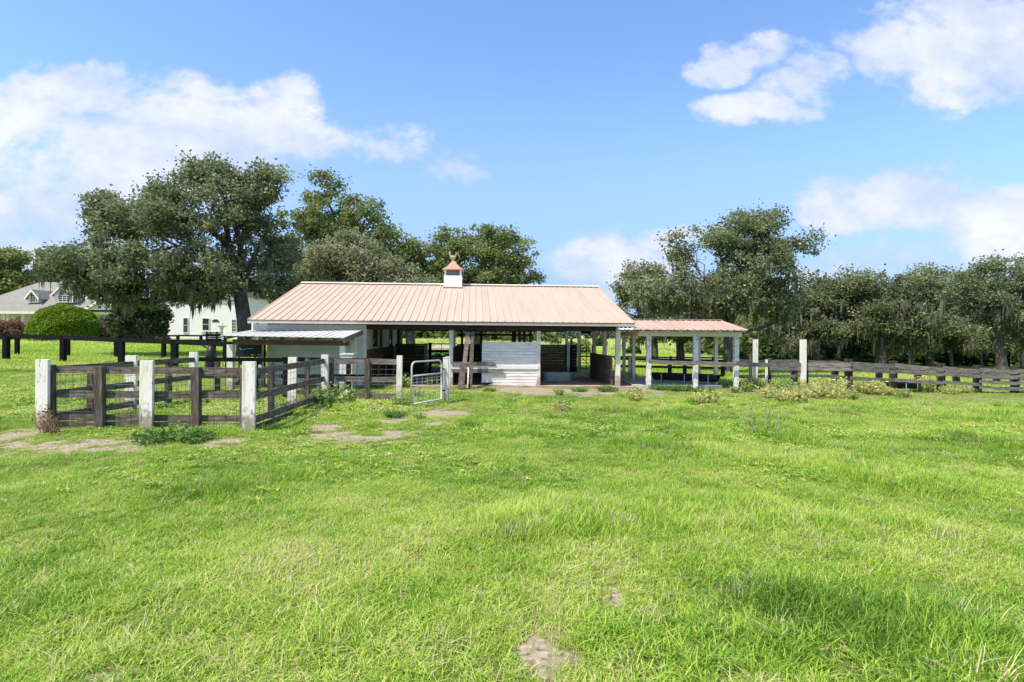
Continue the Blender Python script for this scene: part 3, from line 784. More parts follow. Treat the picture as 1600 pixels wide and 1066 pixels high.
# troughs
def stock_tank(name, p, L_, W_, H_, mat, label, rz, grp=None, legs=False, ribs=0):
    t = thing(name, label, 'trough', p, rz)
    m = bb(); n = 16; lift = .12 if legs else .0
    def cap(x0, hw, z): 
        pts = []
        for i in range(n + 1):
            a = math.pi / 2 + math.pi * i / n; pts.append((-x0 + hw * math.cos(a), hw * math.sin(a), z))
        for i in range(n + 1):
            a = -math.pi / 2 + math.pi * i / n; pts.append((x0 + hw * math.cos(a), hw * math.sin(a), z))
        return pts
    rings = [cap(L_ / 2 - W_ / 2, W_ / 2 * (.8 if not legs else .45), lift), cap(L_ / 2 - W_ / 2, W_ / 2 * (.9 if not legs else .8), lift + H_ * .4), cap(L_ / 2 - W_ / 2, W_ / 2, lift + H_), cap(L_ / 2 - W_ / 2, W_ / 2 + .025, lift + H_ + .01),
             cap(L_ / 2 - W_ / 2, W_ / 2 + .02, lift + H_ - .03), cap(L_ / 2 - W_ / 2, W_ / 2 - .025, lift + H_ - .02), cap(L_ / 2 - W_ / 2, W_ / 2 * .7, lift + .06)]
    rings[4], rings[3] = rings[3], rings[4]
    base = 0; k = len(rings[0])
    for rg in rings: m.v += rg
    for i in range(len(rings) - 1):
        for j in range(k): m.f.append((i * k + j, i * k + (j + 1) % k, (i + 1) * k + (j + 1) % k, (i + 1) * k + j))
    m.f.append(tuple(range(k))[::-1]); m.f.append(tuple((len(rings) - 1) * k + j for j in range(k)))
    m.build('basin', mat, t, world=False)
    if legs:
        for x in (-L_ * .33, 0, L_ * .33):
            m = bb()
            for s in (-1, 1): m.tube([(x, s * W_ * .54, 0), (x, s * W_ * .54, lift + H_ + .0)], .02, 6)
            m.tube([(x, -W_ * .54, .1), (x, W_ * .54, .1)], .016, 6)
            m.build('leg', mat if legs == 'dark' else GALV, t, world=False)
    else:
        m = bb(); 
        for zz in (.33, .66):
            pts = cap(L_ / 2 - W_ / 2, W_ / 2 * (.9 + .1 * zz) + .004, H_ * zz); pts.append(pts[0]); m.tube(pts, .012, 6, caps=False)
        m.build('rib', mat, t, world=False, split=True)
    return t
p = onbarn(bxat(871, 2.9), 2.9, .04)
stock_tank('stock_tank', p, 1.38, .55, .36, GALV, 'low pale galvanised water tank on the dirt in the right barn bay', BA)
pa, pb = at(1030, 600, 23.7), at(1110, 600, 22.9); c = (pa + pb) / 2; c.z = .1
stock_tank('feed_trough', (c.x, c.y - .1, gz(c.x, c.y) + .06), 2.75, .55, .28, RUBBER, 'long black feed trough on metal legs under the verandah', math.atan2(pb.y - pa.y, pb.x - pa.x), legs=True)
p = gp(1424, 614); stock_tank('feed_trough', (p.x, p.y + .5, gz(p.x, p.y) + .02), 1.3, .45, .22, RUBBER, 'black trough with pale legs behind weeds at the right grey fence', -.1, legs=True)
# black rubber tub beside the verandah corner post
p = gp(1163, 608); t = thing('rubber_tub', 'low black rubber tub in weeds beside the right verandah corner post', 'tub', (p.x, p.y + .3, p.z))
m = bb(); m.tube([(0, 0, 0), (0, 0, .22), (0, 0, .235), (0, 0, .22), (0, 0, .04)], [.24, .30, .32, .28, .22], 20); m.build('basin', RUBBER, t, world=False, smooth=True)
m = bb()
for s in (-1, 1): m.tube([(s * .3, -.08, .2), (s * .36, 0, .26), (s * .3, .08, .2)], .018, 6)
m.build('handle', RUBBER, t, world=False, split=True)

# ------------------------------------------------------------------ lean-to shed at the left
la, lb = at(344, 524, 19.0), at(537, 527.5, 19.0); lc, ld = at(391, 516, 21.3), at(566, 516.2, 21.0)
lean = thing('lean_to_shed', 'low open lean-to with a white tin roof and brown beams against the barn', 'shed', (lb.x, 19.4, 0))
m = MB(); th = Vector((0, 0, -.02))
m.prism([la, lb, ld, lc], th)
for i in range(17):
    f = (i + .4) / 17; m.beam(la.lerp(lb, f) + Vector((0, -.01, .003)), lc.lerp(ld, f) + Vector((0, 0, .003)), .04, .018)
m.build('roof', TIN, lean)
hz = (la.z + lb.z) / 2
hA, hB = Vector((la.x + .28, 19.3, hz - .20)), Vector((lb.x + .1, 19.3, hz - .22))
MB().beam(hA, hB, .05, .17).build('header', BEAM, lean)
m = MB()
for i in range(7):
    f = (i + .35) / 7; a = la.lerp(lb, f); b_ = lc.lerp(ld, f); dz = Vector((0, 0, -.075))
    m.beam(a + dz, b_ + dz, .05, .09)
m.build('rafter', BEAM, lean, split=True)
MB().beam(lb + Vector((.02, -.03, -.09)), ld + Vector((.02, 0, -.07)), .04, .17).build('end_rafter', RAFTER, lean)
def lpost(px, D, w, ztop, mat=WHITE):
    p = at(px, 560, D); z0 = gz(p.x, D) - .1
    return MB().box(p.x - w / 2, p.x + w / 2, D - w / 2, D + w / 2, z0, ztop).build('post', mat, lean)
lpost(361, 19.36, .20, hz - .29); lpost(535.5, 19.36, .17, hz - .31); lpost(407, 20.9, .14, hz - .05); lpost(553, 20.6, .17, hz + .0)
lpost(413.5, 20.9, .06, hz, BLACK)

# low white box beside the lean-to post
p = at(541, 556, 18.6); t = thing('white_feed_box', 'white wooden feed box standing on legs beside the lean-to front post', 'box', (p.x, 18.6, 0))
MB().box(p.x - .14, p.x + .22, 18.5, 18.8, .55, 1.30).build('body', WHITE, t)
MB().box(p.x - .17, p.x + .25, 18.47, 18.83, 1.303, 1.34).build('lid', WHITE, t)
for s in (-.1, .18):
    MB().box(p.x + s - .03, p.x + s + .03, 18.6, 18.66, 0, .548).build('leg', WHITE, t)

# black cart stored under the lean-to
p = at(388, 560, 20.2); gx = p.x
t = thing('garden_cart', 'black two-shelf utility cart stored under the lean-to roof', 'cart', (gx, 20.2, 0))
MB().box(gx - .34, gx + .34, 20.0, 20.5, 1.22, 1.58).build('box', RUBBER, t)
MB().box(gx - .55, gx + .38, 19.98, 20.5, 1.14, 1.19).build('shelf', RUBBER, t)
MB().box(gx - .22, gx + .36, 20.0, 20.48, .86, 1.10).build('box', RUBBER, t)
for s in (-.28, .3):
    MB().tube([(gx + s, 20.1, .1), (gx + s, 20.1, 1.15)], .025).build('leg', RUBBER, t)
    w = MB().tube([(gx + s, 20.02, .14), (gx + s, 20.08, .14)], .14, 16).build('wheel', RUBBER, t)
MB().tube([(gx - .2, 19.97, 1.45), (gx - .1, 19.97, 1.38), (gx + .05, 19.97, 1.44), (gx + .25, 19.97, 1.44)], .012).build('handle', GALV, t)

# ------------------------------------------------------------------ verandah at the right of the barn
VY0, VYR, VY1 = 21.3, 24.1, 27.0
ver = thing('verandah', 'open lean-to verandah with a red copper roof on white posts beside the barn', 'verandah', (6.5, 21.9, 0))
fl, fr = at(968, 514, VY0), at(1169, 516.5, VY0); kl, kr = at(975, 499.5, VYR), at(1127.5, 502, VYR)
fl.z = fr.z = (fl.z + fr.z) / 2; kl.z = kr.z = (kl.z + kr.z) / 2; kr.x = fr.x - .12; fl.x -= 0; kl.x = fl.x
bl, br = Vector((fl.x, VY1, fl.z)), Vector((fr.x, VY1, fr.z))
xsp = at(990, 514, VY0).x                                       # left strip is white sheet
def vroof(x0, x1, mat, nrib, name):
    m = MB(); f0 = Vector((x0, VY0, fl.z)); k0 = Vector((x0, VYR, kl.z)); b0 = Vector((x0, VY1, fl.z)); o = Vector((0, 0, -.02))
    m.prism([f0, k0, b0, b0 + o, k0 + o, f0 + o], (x1 - x0, 0, 0))
    for i in range(nrib):
        x = x0 + .02 + (x1 - x0 - .04) * i / max(1, nrib - 1)
        m.beam((x, VY0 - .01, fl.z + .012), (x, VYR, kl.z + .012), .045, .03); m.beam((x, VY1 + .01, fl.z + .012), (x, VYR, kl.z + .012), .045, .03)
    return m.build(name, mat, ver)
vr = vroof(xsp + .002, fr.x, COPPERR, 18, 'roof'); vl = vroof(fl.x, xsp, CLEARP, 4, 'roof'); vl['label'] = 'white sheeted left end of the verandah roof'
m = MB(); m.box(kl.x, kr.x + .14, VYR - .12, VYR + .12, kl.z + .035, kl.z + .05); m.build('ridge_cap', COPPERR, vr)
ha, hb = at(998, 518, 21.85), at(1159, 518, 21.85); hzt = fl.z - .06
m = MB(); m.box(ha.x, hb.x, 21.82, 21.88, hzt - .19, hzt); m.box(ha.x, hb.x, VY1 - .6, VY1 - .54, hzt - .19, hzt); m.build('header', SIDING, ver, split=True)
m = MB()
for i in range(9):
    x = ha.x + .06 + (hb.x - ha.x - .12) * i / 8
    m.beam((x, VY0 + .08, fl.z - .055), (x, VYR, kl.z - .075), .045, .07); m.beam((x, VY1 - .08, fl.z - .055), (x, VYR, kl.z - .075), .045, .07)
m.build('rafter', WHITE, ver, split=True)
m = MB(); m.box(hb.x - .06, hb.x - .003, 21.9, VY1 - .6, hzt - .17, hzt - .02); m.box(ha.x + .003, ha.x + .06, 21.9, VY1 - .6, hzt - .17, hzt - .02); m.build('side_beam', WHITE, ver, split=True)
def vpost(px, D, w, zt, mat=WHITE, z0=None):
    x = at(px, 560, D).x; zz = gz(x, D) - .1 if z0 is None else z0
    # straight shaft with slightly eroded foot
    m = MB(); m.box(x - w / 2, x + w / 2, D - w / 2, D + w / 2, zz + .35, zt)
    m.prism([(x - w * .5, D - w * .45, zz + .35), (x + w * .5, D - w * .45, zz + .35), (x + w * .5, D - w * .45, zz), (x - w * .55, D - w * .45, zz), (x - w * .42, D - w * .45, zz + .15)], (0, w * .9, 0))
    return m.build('post', mat, ver)
vpost(1013.5, 21.85, .165, hzt - .19, CHIP); vpost(1086.5, 21.85, .17, hzt - .19, CHIP); vpost(1150, 21.85, .17, hzt - .19, CHIP)
vpost(1118.5, 22.9, .13, hzt - .1, CHIP); vpost(990, 23.9, .13, hzt); vpost(1091, VY1 - .57, .16, hzt - .19); vpost(975, 25.6, .13, hzt); vpost(984, 25.5, .12, 1.1, WPOST)
m = MB(); p0 = gp(1012, 607); p1 = gp(1086, 607)
m.box(4.7, at(1120, 560, 22.6).x, 21.95, 26.2, -.3, .085); m.build('slab', CONC, ver)
m = MB(); m.box(3.9, 4.69, 21.7, 25.8, -.3, .03); m.build('dirt_floor', SOIL, ver)

# ------------------------------------------------------------------ fences
def fpost(parent, px, D, ztop, w, mat, z0=None, d=None, name='post'):
    x = at(px, 560, D).x; z = gz(x, D) - .15 if z0 is None else z0; d = d or w
    m = MB(); r = rnd
    tl = r.uniform(-.02, .02)
    m.add([(x - w / 2, D - d / 2, z), (x + w / 2, D - d / 2, z), (x + w / 2, D + d / 2, z), (x - w / 2, D + d / 2, z),
           (x - w / 2 + tl, D - d / 2, ztop), (x + w / 2 + tl, D - d / 2, ztop + r.uniform(-.01, .01)), (x + w / 2 + tl, D + d / 2, ztop), (x - w / 2 + tl, D + d / 2, ztop)],
          [(0, 3, 2, 1), (4, 5, 6, 7), (0, 1, 5, 4), (1, 2, 6, 5), (2, 3, 7, 6), (3, 0, 4, 7)])
    return m.build(name, mat, parent)
def ztop_at(px, py, D): return at(px, py, D).z
def board(parent, A, B, h, mat, t=.028, name='rail', sag=.0):
    """A, B: (px, py of top edge, depth)"""
    a = at(*A); b_ = at(*B); a.z -= h / 2; b_.z -= h / 2
    mid = (a + b_) / 2; mid.z -= sag
    m = MB(); m.beam(a, mid, t, h); m.beam(mid, b_, t, h)
    return m.build(name, mat, parent)
def wire(parent, a, b, z0, z1, nv, zs, rad=.0035):
    a = Vector(a); b = Vector(b); m = MB()
    for i in range(nv):
        p = a.lerp(b, (i + .5) / nv); m.tube([(p.x, p.y, z0), (p.x + .004, p.y, z1)], rad, 4, caps=False)
    for z in zs: m.tube([(a.x, a.y, z), (b.x, b.y, z)], rad, 4, caps=False)
    return m.build('wire_mesh', WIRE, parent)

# front of the pen
f1 = thing('pen_fence', 'front side of the small pen, dark rails with three wide white posts', 'fence', at(229, 668, 11.7), group='sides of the small pen')
f1.location.z = 0
for px, D, zt, w, mt in ((67.5, 11.62, 1.42, .25, WPOST), (229.5, 11.66, 1.41, .26, WPOST), (389.5, 11.38, 1.42, .255, WPOST)):
    fpost(f1, px, D, zt, w, mt, d=.07)
for px, D, zt, w in ((79.5, 11.75, 1.30, .17), (157.5, 11.72, 1.28, .17), (308, 11.75, 1.28, .165), (381, 11.62, 1.28, .10)):
    fpost(f1, px, D, zt, w, GREYV, d=.12)
for za, zb in ((1.275, 1.13), (.765, .625), (.28, .15), (.125, .03)):
    for x0, x1 in ((80, 229), (229, 382)):
        A = at(x0, 560, 11.80); B = at(x1, 560, 11.80)
        dz = rnd.uniform(-.012, .012)
        MB().beam((A.x, 11.82, (za + zb) / 2), (B.x, 11.81, (za + zb) / 2 + dz), .028, za - zb).build('rail', GREY, f1)
wire(f1, (at(86, 560, 11.8).x, 11.785, 0), (at(380, 560, 11.8).x, 11.785, 0), .02, 1.25, 16, (.02, .33, .5, .62, .9, 1.1), .0042)
# right side of the pen
f2 = thing('pen_fence', 'right side of the small pen running back from the cream corner post', 'fence', at(456, 640, 14.5), group='sides of the small pen'); f2.location.z = 0
fpost(f2, 456.5, 14.55, 1.38, .21, WPOST, d=.07); fpost(f2, 508.5, 16.3, 1.38, .19, WHITE, d=.1)
fpost(f2, 424.5, 13.1, 1.30, .10, GREYV, d=.14); fpost(f2, 481.5, 15.6, 1.30, .09, GREYV, d=.14)
A2, B2 = Vector((at(393, 560, 11.45).x, 11.45, 0)), Vector((at(507, 560, 16.3).x, 16.3, 0))
for zz in (1.20, .70, .22, .06):
    for f0_, f1_ in ((0, .34), (.34, .63), (.63, 1)):
        a = A2.lerp(B2, f0_); b_ = A2.lerp(B2, f1_); MB().beam((a.x, a.y, zz), (b_.x, b_.y, zz + rnd.uniform(-.01, .01)), .028, .145 if zz > .1 else .1).build('rail', GREY, f2)
wire(f2, A2 + Vector((.03, 0, 0)), B2 + Vector((.03, 0, 0)), .02, 1.25, 22, (.1, .35, .55, .9, 1.05), .004)
# front line between the pen and the gate
f3 = thing('pen_fence', 'short grey fence with wire mesh between the pen corner and the steel gate', 'fence', at(570, 620, 16.6), group='sides of the small pen'); f3.location.z = 0
fpost(f3, 624, 16.7, 1.36, .155, WHITE, d=.12); fpost(f3, 575, 16.7, 1.24, .13, GREYV, d=.12); fpost(f3, 517, 16.5, 1.26, .15, GREYV, d=.12)
for zz, h in ((1.175, .16), (.655, .15), (.17, .13)):
    for x0, x1 in ((516, 575), (575, 622)):
        a, b_ = at(x0, 560, 16.62), at(x1, 560, 16.68); MB().beam((a.x, a.y + .08, zz + rnd.uniform(-.015, .015)), (b_.x, b_.y + .08, zz + rnd.uniform(-.015, .015)), .028, h).build('rail', RAILW, f3)
wire(f3, (at(518, 560, 16.6).x, 16.66, 0), (at(620, 560, 16.7).x, 16.7, 0), .1, 1.2, 9, (.35, .5, .8, .95), .0042)
# gate posts
for px, D, zt, w, lab in ((697, 16.75, 1.30, .155, 'white gate post the steel gate hangs on'), (706, 18.9, 1.24, .14, 'white post just behind the gate post, nearer the barn')):
    x = at(px if px < 700 else 700.5, 560, D).x
    t = MB().box(x - w / 2, x + w / 2, D - w / 2, D + w / 2, -.1, zt)
    t.box(x - w / 2 - .01, x + w / 2 + .01, D - w / 2 - .01, D + w / 2 + .01, zt, zt + .012)
    o = t.build('gate_post', WHITE); o.data.transform(Matrix.Translation((-x, -D, 0))); o.location = (x, D, 0)
    tag(o, lab, 'post')
# steel gate
ga, gb = Vector((at(643.5, 560, 15.3).x, 15.3, 0)), Vector((at(690, 560, 16.6).x, 16.6, 0))
gt = thing('pipe_gate', 'small pale steel pipe gate with rounded top corners standing ajar', 'gate', gb)
def gpt(f, z): p = ga.lerp(gb, f); return (p.x, p.y, z)
zt = 1.24; m = MB()
pts = [gpt(0, .10), gpt(0, zt - .14), gpt(.015, zt - .07), gpt(.05, zt - .02), gpt(.11, zt), gpt(.89, zt), gpt(.95, zt - .02), gpt(.985, zt - .07), gpt(1, zt - .14), gpt(1, .10), gpt(0, .10)]
m.tube(pts, .024, 8); m.tube([gpt(0, .86), gpt(1, .86)], .022, 8); m.build('frame', STEEL, gt, smooth=True)
m = MB()
for i in range(1, 6): m.tube([gpt(i / 6, .12), gpt(i / 6, .86)], .0045, 4)
for z in (.3, .42, .55, .68, .77): m.tube([gpt(0, z), gpt(1, z)], .0045, 4)
m.build('wire_mesh', STEEL, gt)
m = MB()
for z in (.35, .98): m.tube([gpt(1, z), (gb.x + .08, gb.y + .06, z)], .02, 6)
m.build('hinge', BLACK, gt, split=True)
# back-left side of the pen
f4 = thing('pen_fence', 'back left side of the small pen, slanting grey boards on two white posts', 'fence', at(205, 640, 14.2), group='sides of the small pen'); f4.location.z = 0
fpost(f4, 204.5, 14.25, 1.40, .27, WPOST, d=.07); fpost(f4, 302.5, 16.75, 1.42, .24, WPOST, d=.07)
fpost(f4, 144, 12.95, 1.22, .14, GREYV); fpost(f4, 263, 15.6, 1.2, .13, GREYV)
A4, B4 = Vector((at(80, 560, 11.85).x, 11.85, 0)), Vector((at(306, 560, 16.8).x, 16.8, 0))
for zz in (1.185, .68, .20):
    for f0_, f1_ in ((0, .5), (.5, 1)):
        a = A4.lerp(B4, f0_); b_ = A4.lerp(B4, f1_); MB().beam((a.x, a.y, zz + .01), (b_.x, b_.y, zz), .028, .145).build('rail', GREY, f4)
wire(f4, A4 + Vector((0, .05, 0)), B4 + Vector((0, .05, 0)), .02, 1.2, 24, (.3, .5, .9, 1.05), .004)
# black rail at the back of the pen
f5 = thing('pen_fence', 'back side of the small pen, black top rail running behind the pen to the lean-to', 'fence', at(430, 600, 17.3), group='sides of the small pen'); f5.location.z = 0
for x0, x1 in ((305, 440), (440, 574)):
    a, b_ = at(x0, 558.3, 16.9), at(x1, 559.8, 17.4); 
    for zz, hh, mt in ((0, .125, BLACK), (-.5, .12, GREYV if x0 < 400 else BLACK), (-.98, .12, GREYV)):
        MB().beam(a + Vector((0, 0, zz - .06)), b_ + Vector((0, 0, zz - .06)), .03, hh).build('rail', mt, f5)
for px in (340, 400, 446, 480, 545): fpost(f5, px, 17.25, 1.2, .12, BLACK if px != 340 else GREYV)
wire(f5, at(306, 560, 17), at(574, 560, 17.4), .05, 1.15, 30, (.3, .6, .9), .003)

# black board fence at the left
bf = thing('black_fence', 'nearer black board fence on the left lawn with one thick top rail', 'fence', at(99, 566, 29), group='black fences on the left lawn')
def bpost(parent, px, D, ytop, w, ybase=None):
    p = at(px, ytop, D); z0 = gz(p.x, D) - .2
    return MB().box(p.x - w / 2, p.x + w / 2, D - w / 2, D + w / 2, z0, p.z).build('post', BLACK, parent)
segs = [(-90, 519, 33.0), (10, 521.3, 30.0), (99, 524.5, 28.6), (190, 528, 27.0), (273, 530.5, 25.6), (358, 534, 24.0)]
for A, B in zip(segs, segs[1:]):
    a = at(*A); b_ = at(*B); a.z -= .085; b_.z -= .085
    MB().beam(a, b_, .04, .17).build('rail', BLACK, bf)
for px, yt, D in segs[1:]: bpost(bf, px, D + .08, yt, .24 if px in (10, 273) else .22)
bf2 = thing('black_fence', 'farther black board fence behind the nearer one on the left lawn', 'fence', at(182, 560, 34), group='black fences on the left lawn')
segs = [(-60, 522, 36), (27, 523.5, 35), (106, 526, 34), (182, 529.5, 33.5), (256, 532, 32.5), (352, 536, 31)]
for A, B in zip(segs, segs[1:]):
    a = at(*A); b_ = at(*B); a.z -= .1; b_.z -= .1
    MB().beam(a, b_, .04, .2).build('rail', BLACK, bf2)
for px, yt, D in segs[1:]: bpost(bf2, px, D + .08, yt, .19)
bf3 = thing('black_fence', 'thin distant black fence in front of the white house wing', 'fence', at(278, 540, 55), group='black fences on the left lawn')
for x0, x1 in ((196, 278), (278, 314), (314, 352)):
    a = at(x0, 524.5, 55); b_ = at(x1, 524.8, 55); MB().beam(a, b_, .05, .16).build('rail', BLACK, bf3)
    MB().beam(a - Vector((0, 0, .45)), b_ - Vector((0, 0, .45)), .05, .14).build('rail', BLACK, bf3)
for px in (196, 278, 314, 352): bpost(bf3, px, 55.1, 523.5, .22)
# black slatted crate by the fence and ribbed drum
p = at(331.5, 533, 24.8); 
t = thing('slatted_crate', 'black slatted hay feeder on a post at the end of the nearer black fence', 'feeder', (p.x, p.y, gz(p.x, p.y)))
m = MB(); zc0, zc1 = at(331, 534, 24.8).z, at(331, 519, 24.8).z; hw = .21
for i in range(6):
    z = zc0 + (zc1 - zc0) * (i + .5) / 6
    for a in ((-hw, hw, -.02, .0), (-hw, hw, .36, .38)): m.box(p.x + a[0], p.x + a[1], p.y + a[2], p.y + a[3], z - .028, z + .028)
    for s in (-1, 1): m.box(p.x + s * hw - .01, p.x + s * hw + .01, p.y + .003, p.y + .357, z - .027, z + .027)
m.build('slats', BLACK, t)
for sx in (-1, 1):
    MB().box(p.x + sx * (hw + .012) - .03, p.x + sx * (hw + .012) + .03, p.y - .07, p.y - .023, zc0 - .05, zc1 + .02).build('corner_post', BLACK, t)
MB().box(p.x - .06, p.x + .06, p.y + .1, p.y + .22, gz(p.x, p.y) - .1, zc0 + .02).build('post', BLACK, t)
p = gp(329, 566); p = at(330, 552, 22.5)
t = thing('ribbed_drum', 'ribbed black drum with a lever on its left, standing behind the pen', 'drum', (p.x, 22.5, gz(p.x, 22.5)))
zb_, zt_ = gz(p.x, 22.5), at(330, 540.5, 22.5).z
m = MB(); H_ = zt_ - zb_; n = 22; pts = []; rad = []
for i in range(n + 1):
    f = i / n; pts.append((p.x, 22.5, zb_ + f * H_)); rr = .215 * (1 - max(0, f - .72) ** 2 * 9) * (1 + .02 * math.cos(f * 44))
    rad.append(max(.04, rr))
m.tube(pts, rad, 20); m.build('barrel', RUBBER, t, smooth=True)
MB().tube([(p.x - .12, 22.45, zt_ - .08), (p.x - .22, 22.42, zt_ - .04), (p.x - .33, 22.4, zt_ + .02)], [.03, .035, .02], 6).build('lever', RUBBER, t)
MB().tube([(p.x - .08, 22.45, zt_ - .03), (p.x - .04, 22.45, zt_ + .03), (p.x + .03, 22.45, zt_ - .0)], .02, 6).build('handle', RUBBER, t)

# right grey fences
nf = thing('grey_rail_fence', 'nearer weathered grey rail fence running from the verandah to the right edge', 'fence', at(1330, 612, 21), group='weathered rail fences at the right'); nf.location.z = -.2
npost = [(1013.5, 21.7, 562.5), (1086.5, 21.7, 565), (1150, 21.75, 566), (1203, 22.3, 562), (1261, 22.6, 563), (1329, 21.9, 563), (1399, 22.6, 566), (1474, 22.8, 570), (1531, 22.9, 573), (1590, 22.9, 574.5), (1660, 23.0, 577)]
for px, D, yt in npost[3:]:
    p = at(px, yt, D); w = .16 if px in (1203, 1261) else .23
    MB().box(p.x - w / 2, p.x + w / 2, D + .03, D + .03 + w * .8, gz(p.x, D) - .15, p.z + (.05 if px != 1261 else 0)).build('post', DPOST, nf)
xx = at(1200, 562, 22.3); MB().box(xx.x - .09, xx.x - .01, 22.28, 22.34, -.3, xx.z).build('post', WPOST, nf)
for i in range(len(npost) - 1):
    (pa, Da, ya), (pb, Db, yb) = npost[i], npost[i + 1]
    a = at(pa, (562.5 if i == 0 else ya + (0 if i < 3 else 4)), Da - .12); b_ = at(pb, yb + (0 if i < 2 else 4), Db - .12)
    if i < 3: 
        a, b_ = at(pa, [562.5, 564.8, 565.8][i], Da - .12), at(pb, [564.8, 565.8, 568][i], (Db if i < 2 else Db) - .12)
    lst = [(0, .155)] if i < 3 else [(0, .16), (-.20, .13)] if i in (3, 4) else [(0, .17), (-.22, .13), (-.56, .13)] if i < 8 else [(0, .16), (-.23, .14), (-.46, .13), (-.70, .14)]
    for dz, h in lst:
        j = rnd.uniform(-.02, .02) + .04
        a2 = a + Vector((0, 0, dz + j - h / 2)); b2 = b_ + Vector((0, 0, dz + rnd.uniform(-.02, .02) - h / 2)); mid = (a2 + b2) / 2 - Vector((0, 0, .01))
        MB().beam(a2, mid, .035, h).beam(mid, b2, .035, h).build('rail', RAILW, nf)
for px, D, yt, w, lab in ((1255, 22.45, 531, .185, 'tall bare white post standing in the nearer grey rail fence'), (1180.5, 24.6, 530.5, .165, 'tall bare white post just right of the verandah, in the farther grey fence')):
    p = at(px, yt, D); z0 = gz(p.x, D)
    m = bb(); w2 = w / 2; m.box(-w2, w2, -w2, w2, -.2, p.z - z0); m.box(-w2 - .004, w2 + .004, -w2 - .004, w2 + .004, p.z - z0, p.z - z0 + .012)
    o = m.build('tall_white_post', WPOST); o.location = (p.x, D, z0); tag(o, lab, 'post')
ff = thing('grey_rail_fence', 'farther grey rail fence with stout dark posts behind the nearer one', 'fence', at(1310, 590, 26), group='weathered rail fences at the right'); ff.location.z = -.3
fp = [(1155, 24.3, 561), (1181, 24.9, 562), (1243, 25.6, 562), (1307, 26.4, 564), (1376, 27.2, 569), (1437, 27.6, 574), (1497, 27.8, 579), (1560, 28.4, 583), (1640, 29, 587)]
for px, D, yt in fp[1:]:
    p = at(px, yt - 1, D); w = .25
    MB().box(p.x - w / 2, p.x + w / 2, D + .03, D + .2, gz(p.x, D) - .15, p.z).build('post', DPOST, ff)
p = at(1179, 565, 24.2); MB().box(p.x - .16, p.x - .08, 24.3, 24.4, -.4, at(1176, 553, 24.3).z).build('post', GREYV, ff)
for (pa, Da, ya), (pb, Db, yb) in zip(fp, fp[1:]):
    a = at(pa, ya, Da - .05); b_ = at(pb, yb, Db - .05)
    for dz, h in ((0, .15), (-.19, .13), (-.66, .14)):
        a2 = a + Vector((0, 0, dz - h / 2 + rnd.uniform(-.02, .02))); b2 = b_ + Vector((0, 0, dz - h / 2 + rnd.uniform(-.02, .02)))
        MB().beam(a2, b2, .035, h).build('rail', RAILW, ff)
# black fences behind the verandah
vf = thing('black_fence', 'black two-rail fence seen through the verandah behind the long trough', 'fence', at(1050, 588, 28.5), group='black fences behind the verandah')
for ya, yb, h in ((560.5, 564, .12), (572, 575.5, .12)):
    for x0, x1 in ((960, 1046), (1046, 1135)):
        a = at(x0, ya + (yb - ya) * (x0 - 960) / 175, 28.5); b_ = at(x1, ya + (yb - ya) * (x1 - 960) / 175, 28.5)
        MB().beam(a, b_, .04, h).build('rail', BLACK, vf)
for px, yt in ((987.5, 560), (1046.5, 568), (1070, 568), (1129.5, 563)): bpost(vf, px, 28.6, yt, .16)
vf2 = thing('black_fence', 'low distant black fence along the pasture edge under the right oaks', 'fence', at(1100, 565, 48), group='black fences behind the verandah')
xx_ = list(range(850, 1640, 66))
for x0, x1 in zip(xx_, xx_[1:]):
    for dy in (0, 7):
        y0 = 557.5 + (x0 - 960) * .012 + dy; y1 = 557.5 + (x1 - 960) * .012 + dy
        MB().beam(at(x0, y0, 48), at(x1, y1, 48), .04, .13).build('rail', BLACK, vf2)
for x0 in xx_: bpost(vf2, x0, 48.1, 555.5 + (x0 - 960) * .012, .16)
# low white trailer beyond the left bay
p = at(690, 546, 36); zg = gz(p.x, 36)
t = thing('flat_trailer', 'low white flatbed trailer parked behind the left barn bay', 'trailer', (p.x, 36, zg))
MB().box(p.x - .75, p.x + .95, 35.4, 37, 1.02, 1.14).build('bed', TIN, t)
MB().box(p.x - .7, p.x + .9, 35.5, 36.9, .86, 1.0).build('frame', BLACK, t)
MB().prism([(p.x - .72, 35.45, 1.145), (p.x + .6, 35.45, 1.145), (p.x + .3, 35.45, 1.24), (p.x - .5, 35.45, 1.24)], (0, 1.4, 0)).build('cover', WHITE, t)
for s in (-.35, .35):
    for y in (35.5, 36.75):
        w = MB().tube([(p.x + s, y, .38), (p.x + s, y + .2, .38)], .36, 18).build('wheel', RUBBER, t)
MB().tube([(p.x - .7, 36.2, .92), (p.x - 1.6, 36.2, .9)], .04).build('drawbar', BLACK, t)
